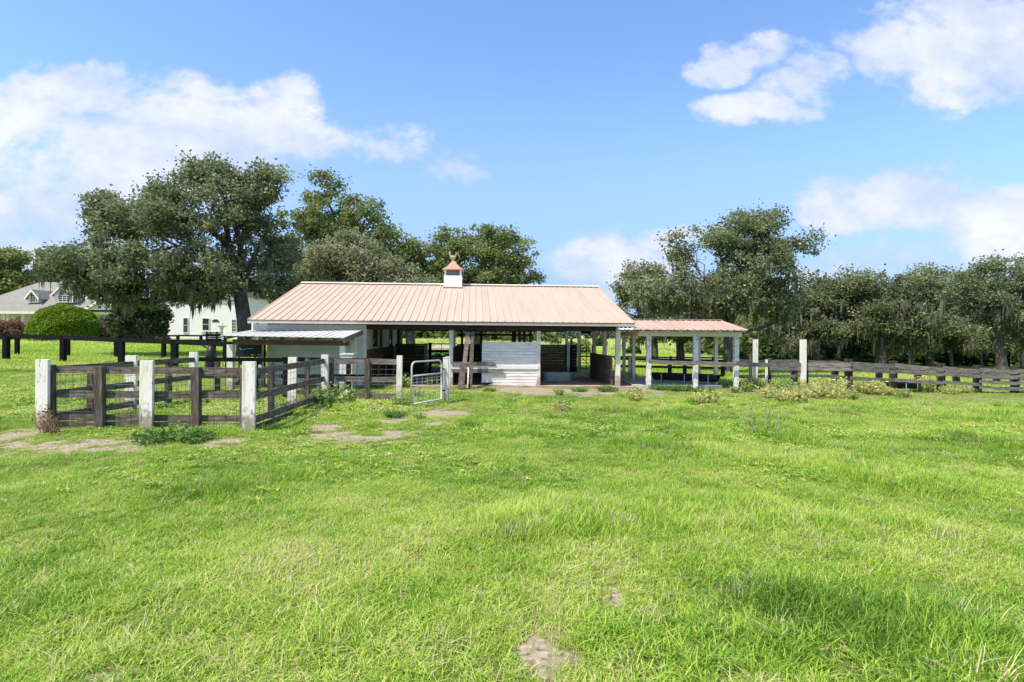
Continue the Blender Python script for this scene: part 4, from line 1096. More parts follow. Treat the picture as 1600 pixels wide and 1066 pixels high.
# ------------------------------------------------------------------ trees
def tree(name, label, px, pyb, D, blobs, leafmat=OAK, leaf=.2, dens=1.0, trunk_r=.4, fork=(None), moss=0, mossz=None, bark=BARK,
         group='oak trees around the stable', cat='tree', tint0=.4, nbranch=50, forks=3, lean=0, lsub=1.0, seed=1):
    """blobs: (px, py, rx_px, ry_px, depth offset)"""
    global rng
    rng = np.random.default_rng(seed)
    bz = at(px, pyb, D); gx = bz.x; z0 = gz(gx, D); 
    t = thing(name, label, cat, (gx, D, z0), group=group)
    BL = []
    for b in blobs:
        q = at(b[0], b[1], D + (b[4] if len(b) > 4 else 0)); s = q.y / F
        BL.append((np.array(q), b[2] * s, b[3] * s))
    root = np.array((gx, D, z0 - .2))
    cen = sum(b[0] for b in BL) / len(BL)
    low = min(b[0][2] - b[2] for b in BL)
    ftop = np.array((gx + lean, D, z0 + max(1.2, (low - z0) * .75 if fork is None else fork)))
    # leaf sub clumps
    P = []; T = []; subs = []
    for c, rx, rz in BL:
        ry = (rx + rz) * .5
        ns = int(max(18, 34 * (rx * rz) / 3.5)); ns = min(ns, 420)
        for i in range(ns):
            v = rng.normal(size=3); v /= np.linalg.norm(v); rr = rng.uniform(.25, 1.0) ** .6; rr = rr * (1 + (rng.uniform() < .22) * rng.uniform(.03, .17))
            if v[2] < -.55: v[2] *= .6
            sc = c + v * rr * np.array((rx, ry, rz))
            sr = rng.uniform(.32, .85) * lsub * (1 if rr < 1.02 else .6)
            subs.append((sc, sr, rr))
            nl = int(rng.uniform(60, 130) * sr * sr * dens * 3.3 / (leaf / .2) ** 1.6)
            p = rng.normal(size=(nl, 3)) * np.array((sr * .55, sr * .55, sr * .38)) + sc
            gap = vnoise(np.array([sc[0] * .75 + 50]), np.array([sc[2] * .95 + 50]), seed)[0] + .35 * vnoise(np.array([sc[1] * .8]), np.array([sc[0] * .5]), seed + 3)[0]
            if gap < .395: subs.pop(); continue
            P.append(p)
            T.append(tint0 + .12 + rng.normal(0, .15) + rng.normal(0, .16, nl))
    P = np.concatenate(P); T = np.concatenate(T)
    k = P[:, 2] > gz(gx, D) + .5; P, T = P[k], T[k]
    leaves_mesh('crown', P, leaf * .65, leafmat, t, T)
    # trunk and limbs
    m = MB()
    def limb(a, b, r0, r1, wob=.12, n=6, side=7):
        a = np.array(a, float); b = np.array(b, float); d = b - a; ln = np.linalg.norm(d); pts = []; rad = []
        o1 = rng.normal(size=3) * ln * wob; o2 = rng.normal(size=3) * ln * wob * .5
        for i in range(n + 1):
            f = i / n; p = a + d * f + o1 * math.sin(math.pi * f) + o2 * math.sin(2 * math.pi * f) + np.array((0, 0, .07 * ln * math.sin(math.pi * f)))
            pts.append(tuple(p)); rad.append(r0 + (r1 - r0) * f)
        m.tube(pts, rad, side, caps=False); return pts
    m.tube([tuple(root), tuple(root + (ftop - root) * .12 + (0, 0, .0)), tuple(root + (ftop - root) * .5 + (trunk_r * .2, 0, 0)), tuple(ftop)], [trunk_r * 1.7, trunk_r * 1.1, trunk_r * .95, trunk_r * .85], 12)
    ends = []
    order = sorted(BL, key=lambda b: -b[1] * b[2])
    for i, (c, rx, rz) in enumerate(order):
        tgt = c + np.array((0, 0, -rz * .1))
        st = ftop
        r0 = trunk_r * (.62 if i < forks else .4)
        pts = limb(st, tgt, r0, r0 * .35, .10, 8, 8); ends.append((pts, r0))
    for i in range(nbranch):
        sc, sr, rr = subs[rng.integers(len(subs))]
        best = None
        pts, r0 = min(ends, key=lambda e: min(np.linalg.norm(np.array(q) - sc) for q in e[0]))
        if min(np.linalg.norm(np.array(q) - sc) for q in pts) > 2.6: continue
        j = int(np.argmin([np.linalg.norm(np.array(q) - sc) for q in pts])); j = max(1, min(j, len(pts) - 2))
        limb(pts[max(1, j - 1)], sc, r0 * .28, .018, .14, 4, 5)
    m.build('trunk', bark, t, smooth=True)
    if moss:
        zm_ = at(px, (mossz or 480) - 60, D).z; low_s = [s for s in subs if s[0][2] < zm_]; moss = int(moss * .7)
        low_s = low_s or subs
        Vs = []; T = []
        for i in range(moss):
            sc, sr, rr = low_s[rng.integers(len(low_s))]
            c = sc + rng.normal(size=3) * np.array((sr * .6, sr * .6, sr * .25))
            L0 = rng.uniform(.3, 1.5) * rng.uniform(.5, 1)
            for j in range(7):
                o = c + rng.normal(size=3) * np.array((.11, .11, .14)); ln = L0 * rng.uniform(.5, 1.1); w = rng.uniform(.02, .10)
                an = rng.uniform(0, 3.14); wx, wy = math.cos(an) * w, math.sin(an) * w; sw = rng.normal(size=2) * .06
                if o[2] - ln < z0 + 1.0: ln = max(.2, o[2] - z0 - 1.0)
                q = [np.array((o[0] + sw[0] * f, o[1] + sw[1] * f, o[2] - ln * f)) for f in (0, .4, .75, 1)]
                ww = (1, .85, .5, .08)
                for a_ in range(3):
                    A, B = q[a_], q[a_ + 1]; h = np.array((wx, wy, 0))
                    Vs += [A - h * ww[a_], A + h * ww[a_], B + h * ww[a_ + 1], B - h * ww[a_ + 1]]; T.append(.5 + rng.normal() * .2)
        Vs = np.array(Vs); inv = np.array(wm(t).inverted()); Vs = Vs @ inv[:3, :3].T + inv[:3, 3]
        me = quadmesh('hanging_moss', Vs, len(Vs) // 4); me.materials.append(MOSS)
        a = me.attributes.new('tint', 'FLOAT', 'FACE'); a.data.foreach_set('value', np.clip(np.array(T), 0, 1).astype(np.float32))
        o = bpy.data.objects.new('hanging_moss', me); COL.objects.link(o); o.parent = t
    return t

tree('live_oak', 'largest spreading live oak, its crown over the white house wing left of the barn', 386, 556, 36,
     [(350, 318, 82, 62), (285, 345, 80, 52, -1), (415, 330, 48, 58, 1), (200, 345, 66, 46), (160, 325, 32, 28), (150, 410, 70, 46, -1), (95, 412, 40, 20, -1), (225, 425, 82, 46, -2), (310, 425, 66, 44, -2), (395, 410, 60, 60, 2),
      (330, 272, 50, 22), (400, 268, 40, 20), (440, 440, 34, 50, 1), (250, 312, 40, 30), (300, 463, 50, 16, -1), (150, 448, 46, 20, -1), (195, 462, 44, 18, -1)],
     OAK, .19, 1.15, .46, 4.2, 620, 440, nbranch=110, forks=3, lean=-.5, seed=3, tint0=.38)
tree('live_oak', 'tall oak with a thin pointed top, rising behind the left part of the barn roof', 520, 548, 50,
     [(505, 300, 38, 28), (500, 345, 60, 40), (570, 340, 44, 36), (560, 385, 66, 44), (610, 385, 42, 34), (475, 400, 46, 50), (620, 425, 46, 40), (640, 392, 22, 18), (505, 440, 50, 45)],
     OAKG, .24, .95, .5, 4.5, 180, 440, nbranch=80, seed=5, tint0=.42)
tree('bushy_oak', 'pale olive bushy oak directly behind the left slope of the barn roof', 640, 553, 42,
     [(540, 400, 58, 38), (500, 425, 44, 40), (590, 430, 58, 36), (560, 460, 70, 34), (640, 455, 40, 30), (600, 478, 50, 20)],
     OLIVE, .19, 1.2, .38, 2.2, 160, 490, nbranch=50, forks=4, seed=8, tint0=.5)
tree('live_oak', 'rounded oak behind the cupola and the middle of the barn roof', 745, 550, 52,
     [(740, 385, 62, 36), (690, 405, 44, 34), (790, 395, 48, 38), (820, 425, 34, 24), (720, 430, 60, 34), (780, 435, 52, 30), (655, 430, 34, 26), (745, 470, 80, 34), (690, 480, 50, 30), (800, 475, 40, 26)],
     OAKG, .23, 1.05, .45, 3.2, 260, 480, nbranch=70, seed=12, tint0=.45)
tree('live_oak', 'broad oak behind the verandah, the tallest tree on the right side', 1136, 584, 37,
     [(1150, 375, 62, 44), (1195, 350, 34, 22), (1120, 365, 44, 36), (1225, 395, 52, 34), (1080, 395, 44, 36), (1160, 425, 80, 44), (1095, 450, 64, 44), (1215, 440, 56, 36), (1150, 470, 80, 26), (1030, 462, 46, 34), (1220, 478, 50, 28)],
     OAK, .17, 1.15, .30, 2.6, 420, 470, nbranch=90, seed=21, tint0=.46)
tree('live_oak', 'smaller oak with a ragged crown at the right end of the barn roof', 1020, 562, 50,
     [(1005, 425, 34, 22), (985, 455, 28, 24), (1030, 465, 46, 30), (1000, 490, 40, 26), (1040, 505, 50, 22), (1010, 520, 46, 16)],
     OLIVE, .22, 1.0, .42, 2.2, 260, 520, nbranch=50, forks=5, seed=22, tint0=.42)
tree('live_oak', 'vase-shaped oak with many forked limbs seen under the verandah roof', 1062, 562, 52,
     [(1060, 470, 44, 34), (1085, 500, 40, 24), (1040, 508, 36, 20), (1110, 505, 36, 26), (1075, 522, 50, 14)],
     OAKG, .22, 1.0, .40, 1.8, 260, 530, nbranch=50, forks=5, seed=23, tint0=.4)
tree('mossy_oak', 'low mossy oak between the tall right oak and the white fence post', 1276, 575, 44,
     [(1290, 465, 40, 28), (1250, 475, 34, 24), (1320, 455, 40, 28), (1270, 505, 44, 26), (1215, 512, 40, 22), (1240, 535, 40, 16)],
     OAK, .19, 1.15, .24, 2.4, 520, 530, nbranch=50, seed=31, tint0=.4)
tree('mossy_oak', 'wide mossy oak right of the taller white fence post', 1375, 582, 42,
     [(1370, 452, 50, 30), (1340, 470, 46, 32), (1415, 460, 46, 36), (1380, 500, 60, 34), (1430, 505, 40, 30), (1320, 510, 40, 24), (1400, 530, 50, 20)],
     OAK, .18, 1.2, .40, 2.3, 620, 530, nbranch=70, forks=4, seed=32, tint0=.42)
tree('mossy_oak', 'oak with trailing moss beside the wide one, third from the right edge', 1452, 585, 45,
     [(1465, 445, 44, 28), (1440, 470, 44, 34), (1490, 465, 40, 34), (1470, 505, 50, 32), (1500, 530, 44, 20), (1450, 535, 34, 16)],
     OAK, .19, 1.15, .28, 2.2, 460, 530, nbranch=50, seed=33, tint0=.42)
tree('live_oak', 'leaning dark-trunked oak at the right edge with a long limb to the left', 1568, 588, 38,
     [(1540, 435, 44, 28), (1590, 440, 50, 30), (1520, 475, 50, 34), (1580, 485, 60, 38), (1640, 460, 50, 44), (1500, 505, 34, 24), (1620, 520, 44, 26)],
     OAK, .165, 1.15, .32, 2.5, 260, 520, nbranch=80, forks=4, lean=-.5, seed=34, tint0=.45)
tree('live_oak', 'dark oak filling the gap at the far right edge behind the leaning one', 1640, 585, 46,
     [(1640, 430, 50, 40), (1600, 470, 50, 40), (1640, 520, 60, 40), (1575, 530, 40, 24)],
     OAK, .2, 1.0, .35, 2.2, 120, 520, nbranch=40, seed=35, tint0=.4)
tree('live_oak', 'oak at the left picture edge rising behind the grey house roof', -10, 530, 96,
     [(-10, 415, 36, 24), (15, 405, 22, 14), (0, 440, 50, 26), (30, 450, 34, 18), (-30, 470, 50, 30)],
     OAKG, .42, .9, .5, 4, 0, None, nbranch=40, lsub=1.7, seed=41, tint0=.4, group='trees behind the house')
tree('distant_tree', 'low rounded green trees behind the ridge of the grey house', 80, 530, 110,
     [(70, 440, 40, 12), (110, 450, 40, 16), (150, 460, 40, 20), (45, 448, 30, 14)],
     UNDERG, .5, .8, .4, 4, 0, None, nbranch=20, lsub=1.9, seed=42, tint0=.5, group='trees behind the house')
# thin young trunks at the back of the right grove
for i, (px, D, r0, y1, lab, mt) in enumerate([(1308, 50, .16, 470, 'thin dark trunk between the low mossy oak and the wide one', BARK), (1422, 47, .2, 480, 'mossy pale trunk right of the wide mossy oak', BARKL),
                                       (1484, 48, .13, 500, 'slender pale trunk left of the leaning oak', BARKL), (1536, 48, .10, 505, 'very thin pale trunk just left of the leaning oak', BARKL), (1600, 46, .12, 500, 'thin pale trunk bending at the right edge', BARKL)]):
    rng = np.random.default_rng(500 + i)
    p = at(px, 575, D); z0 = gz(p.x, D); t = thing('young_tree', lab, 'tree', (p.x, D, z0), group='thin trees in the right grove')
    q = at(px, y1, D); m = MB(); pts = [Vector((p.x, D, z0 - .1)).lerp(Vector((q.x + rnd.uniform(-.5, .5), D, q.z)), f) + Vector((math.sin(f * 5 + i) * .18, 0, 0)) for f in (0, .2, .4, .6, .8, 1)]
    m.tube(pts, [r0 * 1.3, r0, r0 * .9, r0 * .8, r0 * .6, r0 * .4], 8)
    for s in (-1, 1): m.tube([pts[3], pts[3] + Vector((s * .7, .2, .9)), pts[3] + Vector((s * 1.3, .3, 1.6))], [r0 * .5, r0 * .3, .02], 6)
    m.build('trunk', mt, t, smooth=True)
    n = 2600; c = np.array(pts[-1]); P = rng.normal(size=(n, 3)) * (1.3, 1.3, .8) + c
    leaves_mesh('crown', P, .2, UNDERG, t, .4 + rng.normal(0, .2, n))
# understory shrubs of the right grove
us = [(1215, 550, 34, 22), (1260, 555, 40, 22), (1325, 552, 30, 24), (1350, 545, 30, 28), (1405, 556, 26, 18), (1460, 548, 34, 26), (1500, 552, 34, 26), (1535, 548, 36, 30), (1580, 556, 34, 24), (1625, 552, 40, 30), (1180, 556, 26, 14)]
ul = ['at the left end of the grove right of the verandah', 'behind the first tall white post', 'right behind the tall white fence post', 'left of the wide mossy oak trunk', 'right of the wide mossy oak trunk',
      'between the two mossy trunks', 'in the middle of the right grove', 'brightest, left of the leaning oak trunk', 'right of the leaning oak trunk', 'at the far right picture edge', 'low, under the tall right oak']
for i, (b_, l_) in enumerate(zip(us, ul)):
    rng = np.random.default_rng(600 + i)
    D = 52 + (i % 3) * 2; p = at(b_[0], 575, D); z0 = gz(p.x, D); c = np.array(at(b_[0], b_[1], D)); s = D / F
    t = thing('understory_bush', 'green leafy bush ' + l_, 'bush', (p.x, D, z0), group='bushes under the right grove')
    n = 4200; v = rng.normal(size=(n, 3)); v /= np.linalg.norm(v, axis=1, keepdims=True); rr = rng.uniform(.3, 1, (n, 1)) ** .5
    lump = 1 + .25 * np.sin(v[:, :1] * 5 + i) * np.cos(v[:, 2:] * 6)
    P = c + v * rr * lump * np.array((b_[2] * s * 1.15, b_[2] * s * .7, b_[3] * s * 1.3)); P[:, 2] = np.maximum(P[:, 2], z0 + .1)
    leaves_mesh('foliage', P, .24, UNDERG, t, .45 + rng.normal(0, .2, n) )
    m = MB()
    for k in range(5): m.tube([(p.x, D, z0 - .1), tuple(c + rng.normal(size=3) * (.8, .5, .5))], [.06, .02], 5)
    m.build('stem', BARK, t)

# ------------------------------------------------------------------ far tree line and pasture shrubs
def far_line(label, x0, x1, D, h, seed, n, leaf, mat=FARG, zoff=0):
    global rng
    rng = np.random.default_rng(seed)
    xs_ = rng.uniform(x0, x1, n); hh = h * (.55 + .6 * fbm(xs_ / (h * 3.2), xs_ * 0 + seed, seed, 3))
    z = rng.uniform(0, 1, n) ** .8 * hh
    ys_ = D + rng.normal(0, h * .7, n)
    P = np.stack([xs_, ys_, g(xs_, ys_) + z + zoff], 1)
    o = leaves_mesh('far_woodland', P, leaf, mat, None, .45 + (z / h - .5) * .3 + rng.normal(0, .15, n)); o['kind'] = 'stuff'
    tag(o, label, 'woodland'); return o
far_line('low blue-green woodland on the horizon beyond the pasture', -500, 700, 430, 8.5, 71, 26000, 1.6)
far_line('dark woods beyond the pasture behind the left barn bay', -60, 12, 150, 7.5, 72, 14000, .8, OAKG)
far_line('dense dark woods behind the right oak grove', 24, 95, 78, 7.5, 73, 26000, .55, OAKG, -.5)
rng = np.random.default_rng(77)
ps = [(893, 545, 88, 8, 'round green shrub in the yellow pasture, seen behind the short barn post'), (868, 548, 95, 7, 'small dark shrub in the yellow pasture right of the stall front'), (912, 535, 130, 9, 'distant rounded green shrub seen just right of the barn back post'),
      (938, 532, 140, 9, 'distant bush in the pasture between the two right barn posts'), (910, 560, 60, 9, 'green shrub behind the metal gate of the right bay'), (990, 553, 75, 9, 'shrub in the pasture left of the verandah corner post')]
for i, (px, py, D, r_, lab) in enumerate(ps):
    p = at(px, py, D); z0 = gz(p.x, D); s = D / F; t = thing('pasture_shrub', lab, 'bush', (p.x, D, z0), group='shrubs in the back pasture')
    n = 1500; v = rng.normal(size=(n, 3)); v /= np.linalg.norm(v, axis=1, keepdims=True)
    top = max(p.z + r_ * s * .6, z0 + 1.2); c = np.array((p.x, D, z0 + .3 * (top - z0)))
    P = c + v * rng.uniform(.2, 1, (n, 1)) ** .5 * np.array((r_ * s * 1.3, r_ * s, (top - z0) * .7)); P[:, 2] = np.where(P[:, 2] < z0, 2 * z0 - P[:, 2], P[:, 2])
    leaves_mesh('foliage', P, .22, UNDERG if i % 2 else GWEED, t, .35 + rng.normal(0, .2, n))
    MB().tube([(p.x, D, z0 - .1), (p.x, D, (z0 + top) / 2)], [.08, .03], 6).build('stem', BARK, t)

# ------------------------------------------------------------------ weeds
def weed_proto(kind, mat, h, rad, n, leaf, stems, seed, stemmat):
    n = int(n * 1.5); leaf *= 1.15
    global rng
    rng = np.random.default_rng(seed); r = random.Random(seed)
    t = thing('weed_clump', '', 'weed', (0, 0, 0))
    m = MB(); P = []
    for i in range(stems):
        a = r.uniform(0, 6.28); d = rad * math.sqrt(r.uniform(0, 1)); hh = h * r.uniform(.55, 1) * (1 - .3 * d / rad)
        b0 = Vector((d * .4 * math.cos(a), d * .4 * math.sin(a), -.02)); tip = Vector((d * math.cos(a), d * math.sin(a), hh)); mid = b0.lerp(tip, .5) + Vector((r.uniform(-.04, .04), r.uniform(-.04, .04), 0))
        m.tube([b0, mid, tip], [.007, .005, .003], 4)
        k = n // stems
        f = np.array([r.uniform(.15 if kind != 'twig' else .5, 1.02) for _ in range(k)])[:, None]
        pos = np.array(b0)[None] * (1 - f) ** 2 + 2 * np.array(mid)[None] * f * (1 - f) + np.array(tip)[None] * f ** 2
        P.append(pos + rng.normal(0, leaf * 1.1, (k, 3)))
    P = np.concatenate(P); P[:, 2] = np.maximum(P[:, 2], .01)
    hfrac = P[:, 2] / h
    m.build('stem', stemmat, t, world=False)
    leaves_mesh('foliage', P, leaf, mat, t, .35 + rng.normal(0, .22, len(P)) + .2 * hfrac, elong=1.9)
    return t
STEMG = noise_mat('green_stem', [(.12, .16, .04), (.22, .25, .08)], (1, 1, 1), 5, .8)
STEMB = noise_mat('dry_stem', [(.26, .22, .10), (.42, .36, .18)], (1, 1, 1), 5, .8)
WP = dict(y=[weed_proto('y', YWEED, .42, .38, 420, .030, 30, 901, STEMB), weed_proto('y', YWEED, .36, .45, 420, .028, 34, 902, STEMB)],
          g=[weed_proto('g', GWEED, .45, .26, 260, .036, 14, 903, STEMG), weed_proto('g', GWEED, .38, .32, 300, .034, 16, 904, STEMG)],
          d=[weed_proto('d', DWEED, .30, .55, 700, .030, 40, 905, STEMG), weed_proto('d', DWEED, .24, .5, 600, .028, 34, 906, STEMG)],
          r=[weed_proto('r', RWEED, .5, .2, 120, .024, 16, 907, STEMB)],
          t=[weed_proto('twig', GWEED, .55, .32, 70, .016, 16, 908, STEMB)])
used = set()
def weed(k, px, py, sc, label, D=None, group='weeds around the stable'):
    sc *= 1.3
    i = len(used) % len(WP[k]); pr = WP[k][i]
    p = gp(px, py); rz = rnd.uniform(0, 6.28)
    if pr.name not in used and pr['label'] == '':
        pr.location = p; pr.rotation_euler = (0, 0, rz); pr.scale = (sc,) * 3; pr['label'] = label; pr['group'] = group
    else: dup(pr, p, rz, sc, label, group)
    used.add((px, py))
W = [('y', 1105, 632, .95, 'tan dried weed clump on the grass in front of the verandah trough'), ('y', 1088, 628, .6, 'small tan weed just left of the dried clump before the verandah'),
     ('y', 995, 627, .75, 'orange-tipped weed under the light green plant by the verandah left posts'), ('g', 992, 618, .7, 'light green leafy weed in front of the verandah left posts'),
     ('g', 880, 640, .75, 'yellow-green weed standing alone before the right barn bay'), ('y', 876, 642, .6, 'brownish dry stalks at the foot of the lone yellow-green weed'),
     ('g', 872, 618, .55, 'small pale weed close to the stall front right corner'), ('g', 797, 630, .5, 'low light green weed in front of the white stall boards'),
     ('y', 1200, 622, .9, 'dry yellow weed at the foot of the cream fence post'), ('y', 1222, 627, 1.0, 'broad dry yellow weed in front of the gap between the cream and tall white posts'),
     ('y', 1245, 630, 1.0, 'tan weed clump just left of the tall white post foot'), ('y', 1262, 622, 1.2, 'tallest yellow weed, at the foot of the tall white post'),
     ('y', 1282, 620, 1.3, 'bushy yellow weed right of the tall white post'), ('y', 1303, 616, 1.45, 'tall tan weed hiding the rails left of the round dark post'),
     ('y', 1318, 624, .9, 'low orange weed before the round dark fence post'), ('y', 1348, 614, 1.4, 'bushy yellow weed right of the round dark fence post'),
     ('y', 1368, 617, 1.1, 'pale yellow weed midway between two dark posts'), ('y', 1386, 617, .7, 'small yellow weed left of the post by the black trough'),
     ('g', 1212, 612, .9, 'green weed behind the dry yellow ones near the cream post'), ('g', 1235, 610, 1.0, 'green weed beside the tall white post'),
     ('g', 1335, 625, .7, 'low green weed in the yellow patch'), ('g', 1410, 622, .7, 'pale green weed before the black trough by the fence'),
     ('y', 1448, 612, 1.35, 'rusty tan weed clump between two dark posts right of the black trough'), ('y', 1478, 616, .8, 'orange weed at the foot of a dark fence post'),
     ('y', 1492, 614, .6, 'small dry weed right of the orange one'), ('y', 1512, 614, .6, 'dry weed at the foot of the paired dark posts'),
     ('g', 1168, 612, .8, 'green weed in front of the black rubber tub'), ('y', 1178, 606, 1.1, 'brown dry weed right of the black rubber tub'), ('g', 1150, 614, .6, 'low green weed at the verandah corner post'),
     ('t', 1198, 680, 1.15, 'sparse twiggy weed standing alone on the right lawn'), ('t', 878, 652, .5, 'small leafless weed stalks before the right barn bay'),
     ('d', 262, 690, .95, 'dark green vine mound at the foot of the middle white pen post'), ('d', 300, 690, .6, 'smaller dark green vine right of the mound by the middle pen post'),
     ('g', 292, 692, .45, 'light leafy tip of the vine mound before the pen front'),
     ('r', 72, 676, .85, 'dead reddish weed leaning on the left front pen post'), ('r', 83, 680, .6, 'small dead reddish weed right of the left front pen post'),
     ('g', 502, 634, 1.15, 'large light green weed at the back corner post of the pen'), ('g', 523, 634, 1.3, 'largest yellow-green weed right of the pen back corner post'), ('g', 541, 631, .9, 'green weed between the pen corner and the brown fence post'),
     ('d', 512, 636, .6, 'dark leafy base under the weeds at the pen back corner'), ('g', 440, 642, .7, 'pale weed left of the second cream pen post'), ('d', 436, 645, .5, 'dark weed left of the second cream pen post'),
     ('d', 468, 634, .5, 'dark green weed right of the second cream pen post'), ('g', 586, 606, .9, 'light green weed behind the wire right of the brown fence post'), ('g', 634, 606, 1.1, 'light green weed between the fence end and the steel gate'),
     ('g', 630, 634, .8, 'low yellow-green weed in front of the white post left of the gate'), ('g', 676, 603, .8, 'light weed seen through the steel gate'), ('g', 652, 622, .7, 'low weed under the steel gate'),
     ('d', 618, 652, .5, 'dark weed patch near the bare sand before the gate'), ('g', 655, 655, .4, 'small bright weed on the sand left of the gate path'), ('g', 572, 624, .7, 'weed at the foot of the brown fence post'),
     ('g', 368, 600, .9, 'yellow-green weed at the left front post of the lean-to'), ('g', 445, 597, .8, 'green weed before the barn wall under the lean-to'), ('g', 350, 606, .7, 'low green weed inside the pen below the black drum'),
     ('d', 765, 612, .35, 'small weed at the foot of the leaning planks'), ('d', 1030, 609, .7, 'dark green weeds along the verandah slab, left'), ('d', 1062, 611, .7, 'dark green weeds along the verandah slab, middle'), ('d', 1100, 613, .7, 'dark green weeds along the verandah slab, right'),
     ('d', 950, 612, .6, 'dark green weeds at the foot of the right barn corner post'), ('d', 905, 612, .5, 'dark green weeds at the edge of the right bay dirt')]
for a in W: weed(*a)

# ------------------------------------------------------------------ garden shrubs by the house
def shrub(name, label, px, py, rx, ry, D, mat, leaf, n, clip=False, seed=1, stems=6, base=None, tint0=.45):
    global rng
    rng = np.random.default_rng(seed)
    p = at(px, py, D); s = D / F; z0 = gz(p.x, D); t = thing(name, label, 'bush', (p.x, D, z0), group='garden shrubs before the house')
    c = np.array(p); v = rng.normal(size=(n, 3)); v /= np.linalg.norm(v, axis=1, keepdims=True)
    rr = (rng.uniform(.93, 1.0, (n, 1)) if clip else rng.uniform(.4, 1.05, (n, 1)) ** .6)
    lump = 1 + (.045 if clip else .16) * np.sin(v[:, :1] * 7 + seed) * np.cos(v[:, 2:] * 6 + v[:, 1:2] * 5)
    P = c + v * rr * lump * np.array((rx * s, rx * s * .8, ry * s)); zb = z0 + .05 if base is None else base
    P = P[P[:, 2] > zb]
    leaves_mesh('foliage', P, leaf, mat, t, tint0 + rng.normal(0, .18, len(P)))
    m = MB()
    for k in range(stems): m.tube([(p.x + rng.normal() * .2, D, z0 - .1), (p.x + rng.normal() * rx * s * .3, D + rng.normal() * .5, z0 + .6), tuple(c + rng.normal(size=3) * np.array((rx * s * .45, rx * s * .3, ry * s * .3)))], [.09, .06, .02], 6)
    if clip:
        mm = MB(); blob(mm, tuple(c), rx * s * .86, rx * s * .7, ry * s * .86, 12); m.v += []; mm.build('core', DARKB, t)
    m.build('stem', BARK, t)
shrub('clipped_bush', 'large clipped dome bush, bright green on top, in front of the house porch', 101, 519, 50.5, 43, 60, HEDGE, .17, 26000, True, 801)
shrub('round_tree', 'dark round small tree with forked stems beside the white house wing', 219, 500, 43, 34, 58, DARKB, .2, 12000, False, 802, 9, base=1.75)
shrub('flowering_bush', 'pinkish flowering bush between the dome bush and the dark round tree', 157, 520, 26, 18, 62, PINKB, .18, 4000, False, 803)
shrub('rusty_bush', 'rusty orange leafed bush in front of the porch columns at the left edge', 14, 518, 27, 18, 62, RUSTB, .2, 4200, False, 804)
shrub('green_bush', 'small olive bush between the rusty bush and the clipped dome', 44, 522, 16, 12, 63, UNDERG, .18, 2200, False, 805)
rng = np.random.default_rng(810)
hx0, hx1 = at(-40, 530, 64).x, at(260, 530, 64).x; n = 9000
P = np.stack([rng.uniform(hx0, hx1, n), 64 + rng.normal(0, .4, n), rng.uniform(.7, 1.7, n)], 1)  # long low band of dark leaves at the feet of the shrubs
hd = thing('low_greenery', 'long low dark hedge along the foot of the garden shrubs', 'greenery', (hx0, 64, .9)); leaves_mesh('foliage', P, .2, DARKB, hd, .4 + rng.normal(0, .2, n))
m = MB()
for k in range(20): x = hx0 + (hx1 - hx0) * (k + .5) / 20; m.tube([(x, 64, .7), (x, 64, 1.4)], .04, 5)
m.build('stem', BARK, hd)

# ------------------------------------------------------------------ house
HD = 80.0
def hp(px, py, D=HD): return at(px, py, D)
house = thing('house', 'white house with a grey hipped roof and dormers at the far left', 'house', (hp(100, 530).x, HD, .9))
def rect(m, px0, px1, py0, py1, D, t):
    a, b_ = hp(px0, py1, D), hp(px1, py0, D); m.box(a.x, b_.x, D, D + t, a.z, b_.z); return m
rect(MB(), -60, 262, 484, 536, 83, 9).build('wall', STUCCO, house)
# hipped roof
ez = hp(60, 487.5, 79.5).z
e = [Vector((hp(-75, 487, 79.5).x, 79.5, ez)), Vector((hp(268, 487, 79.5).x, 79.5, ez)), Vector((hp(268, 487, 79.5).x, 97, ez)), Vector((hp(-75, 487, 79.5).x, 97, ez))]
r1, r2 = at(62, 441, 88), at(170, 441, 88); r2.z = r1.z
m = MB(); m.add(e + [r1, r2], [(0, 1, 5, 4), (1, 2, 5), (2, 3, 4, 5), (3, 0, 4), (3, 2, 1, 0)]); hr = m.build('roof', SHINGLE, house)
m = MB(); m.box(e[0].x, e[1].x, 79.4, 79.49, ez - .28, ez + .05); m.build('fascia', WHITE, hr)
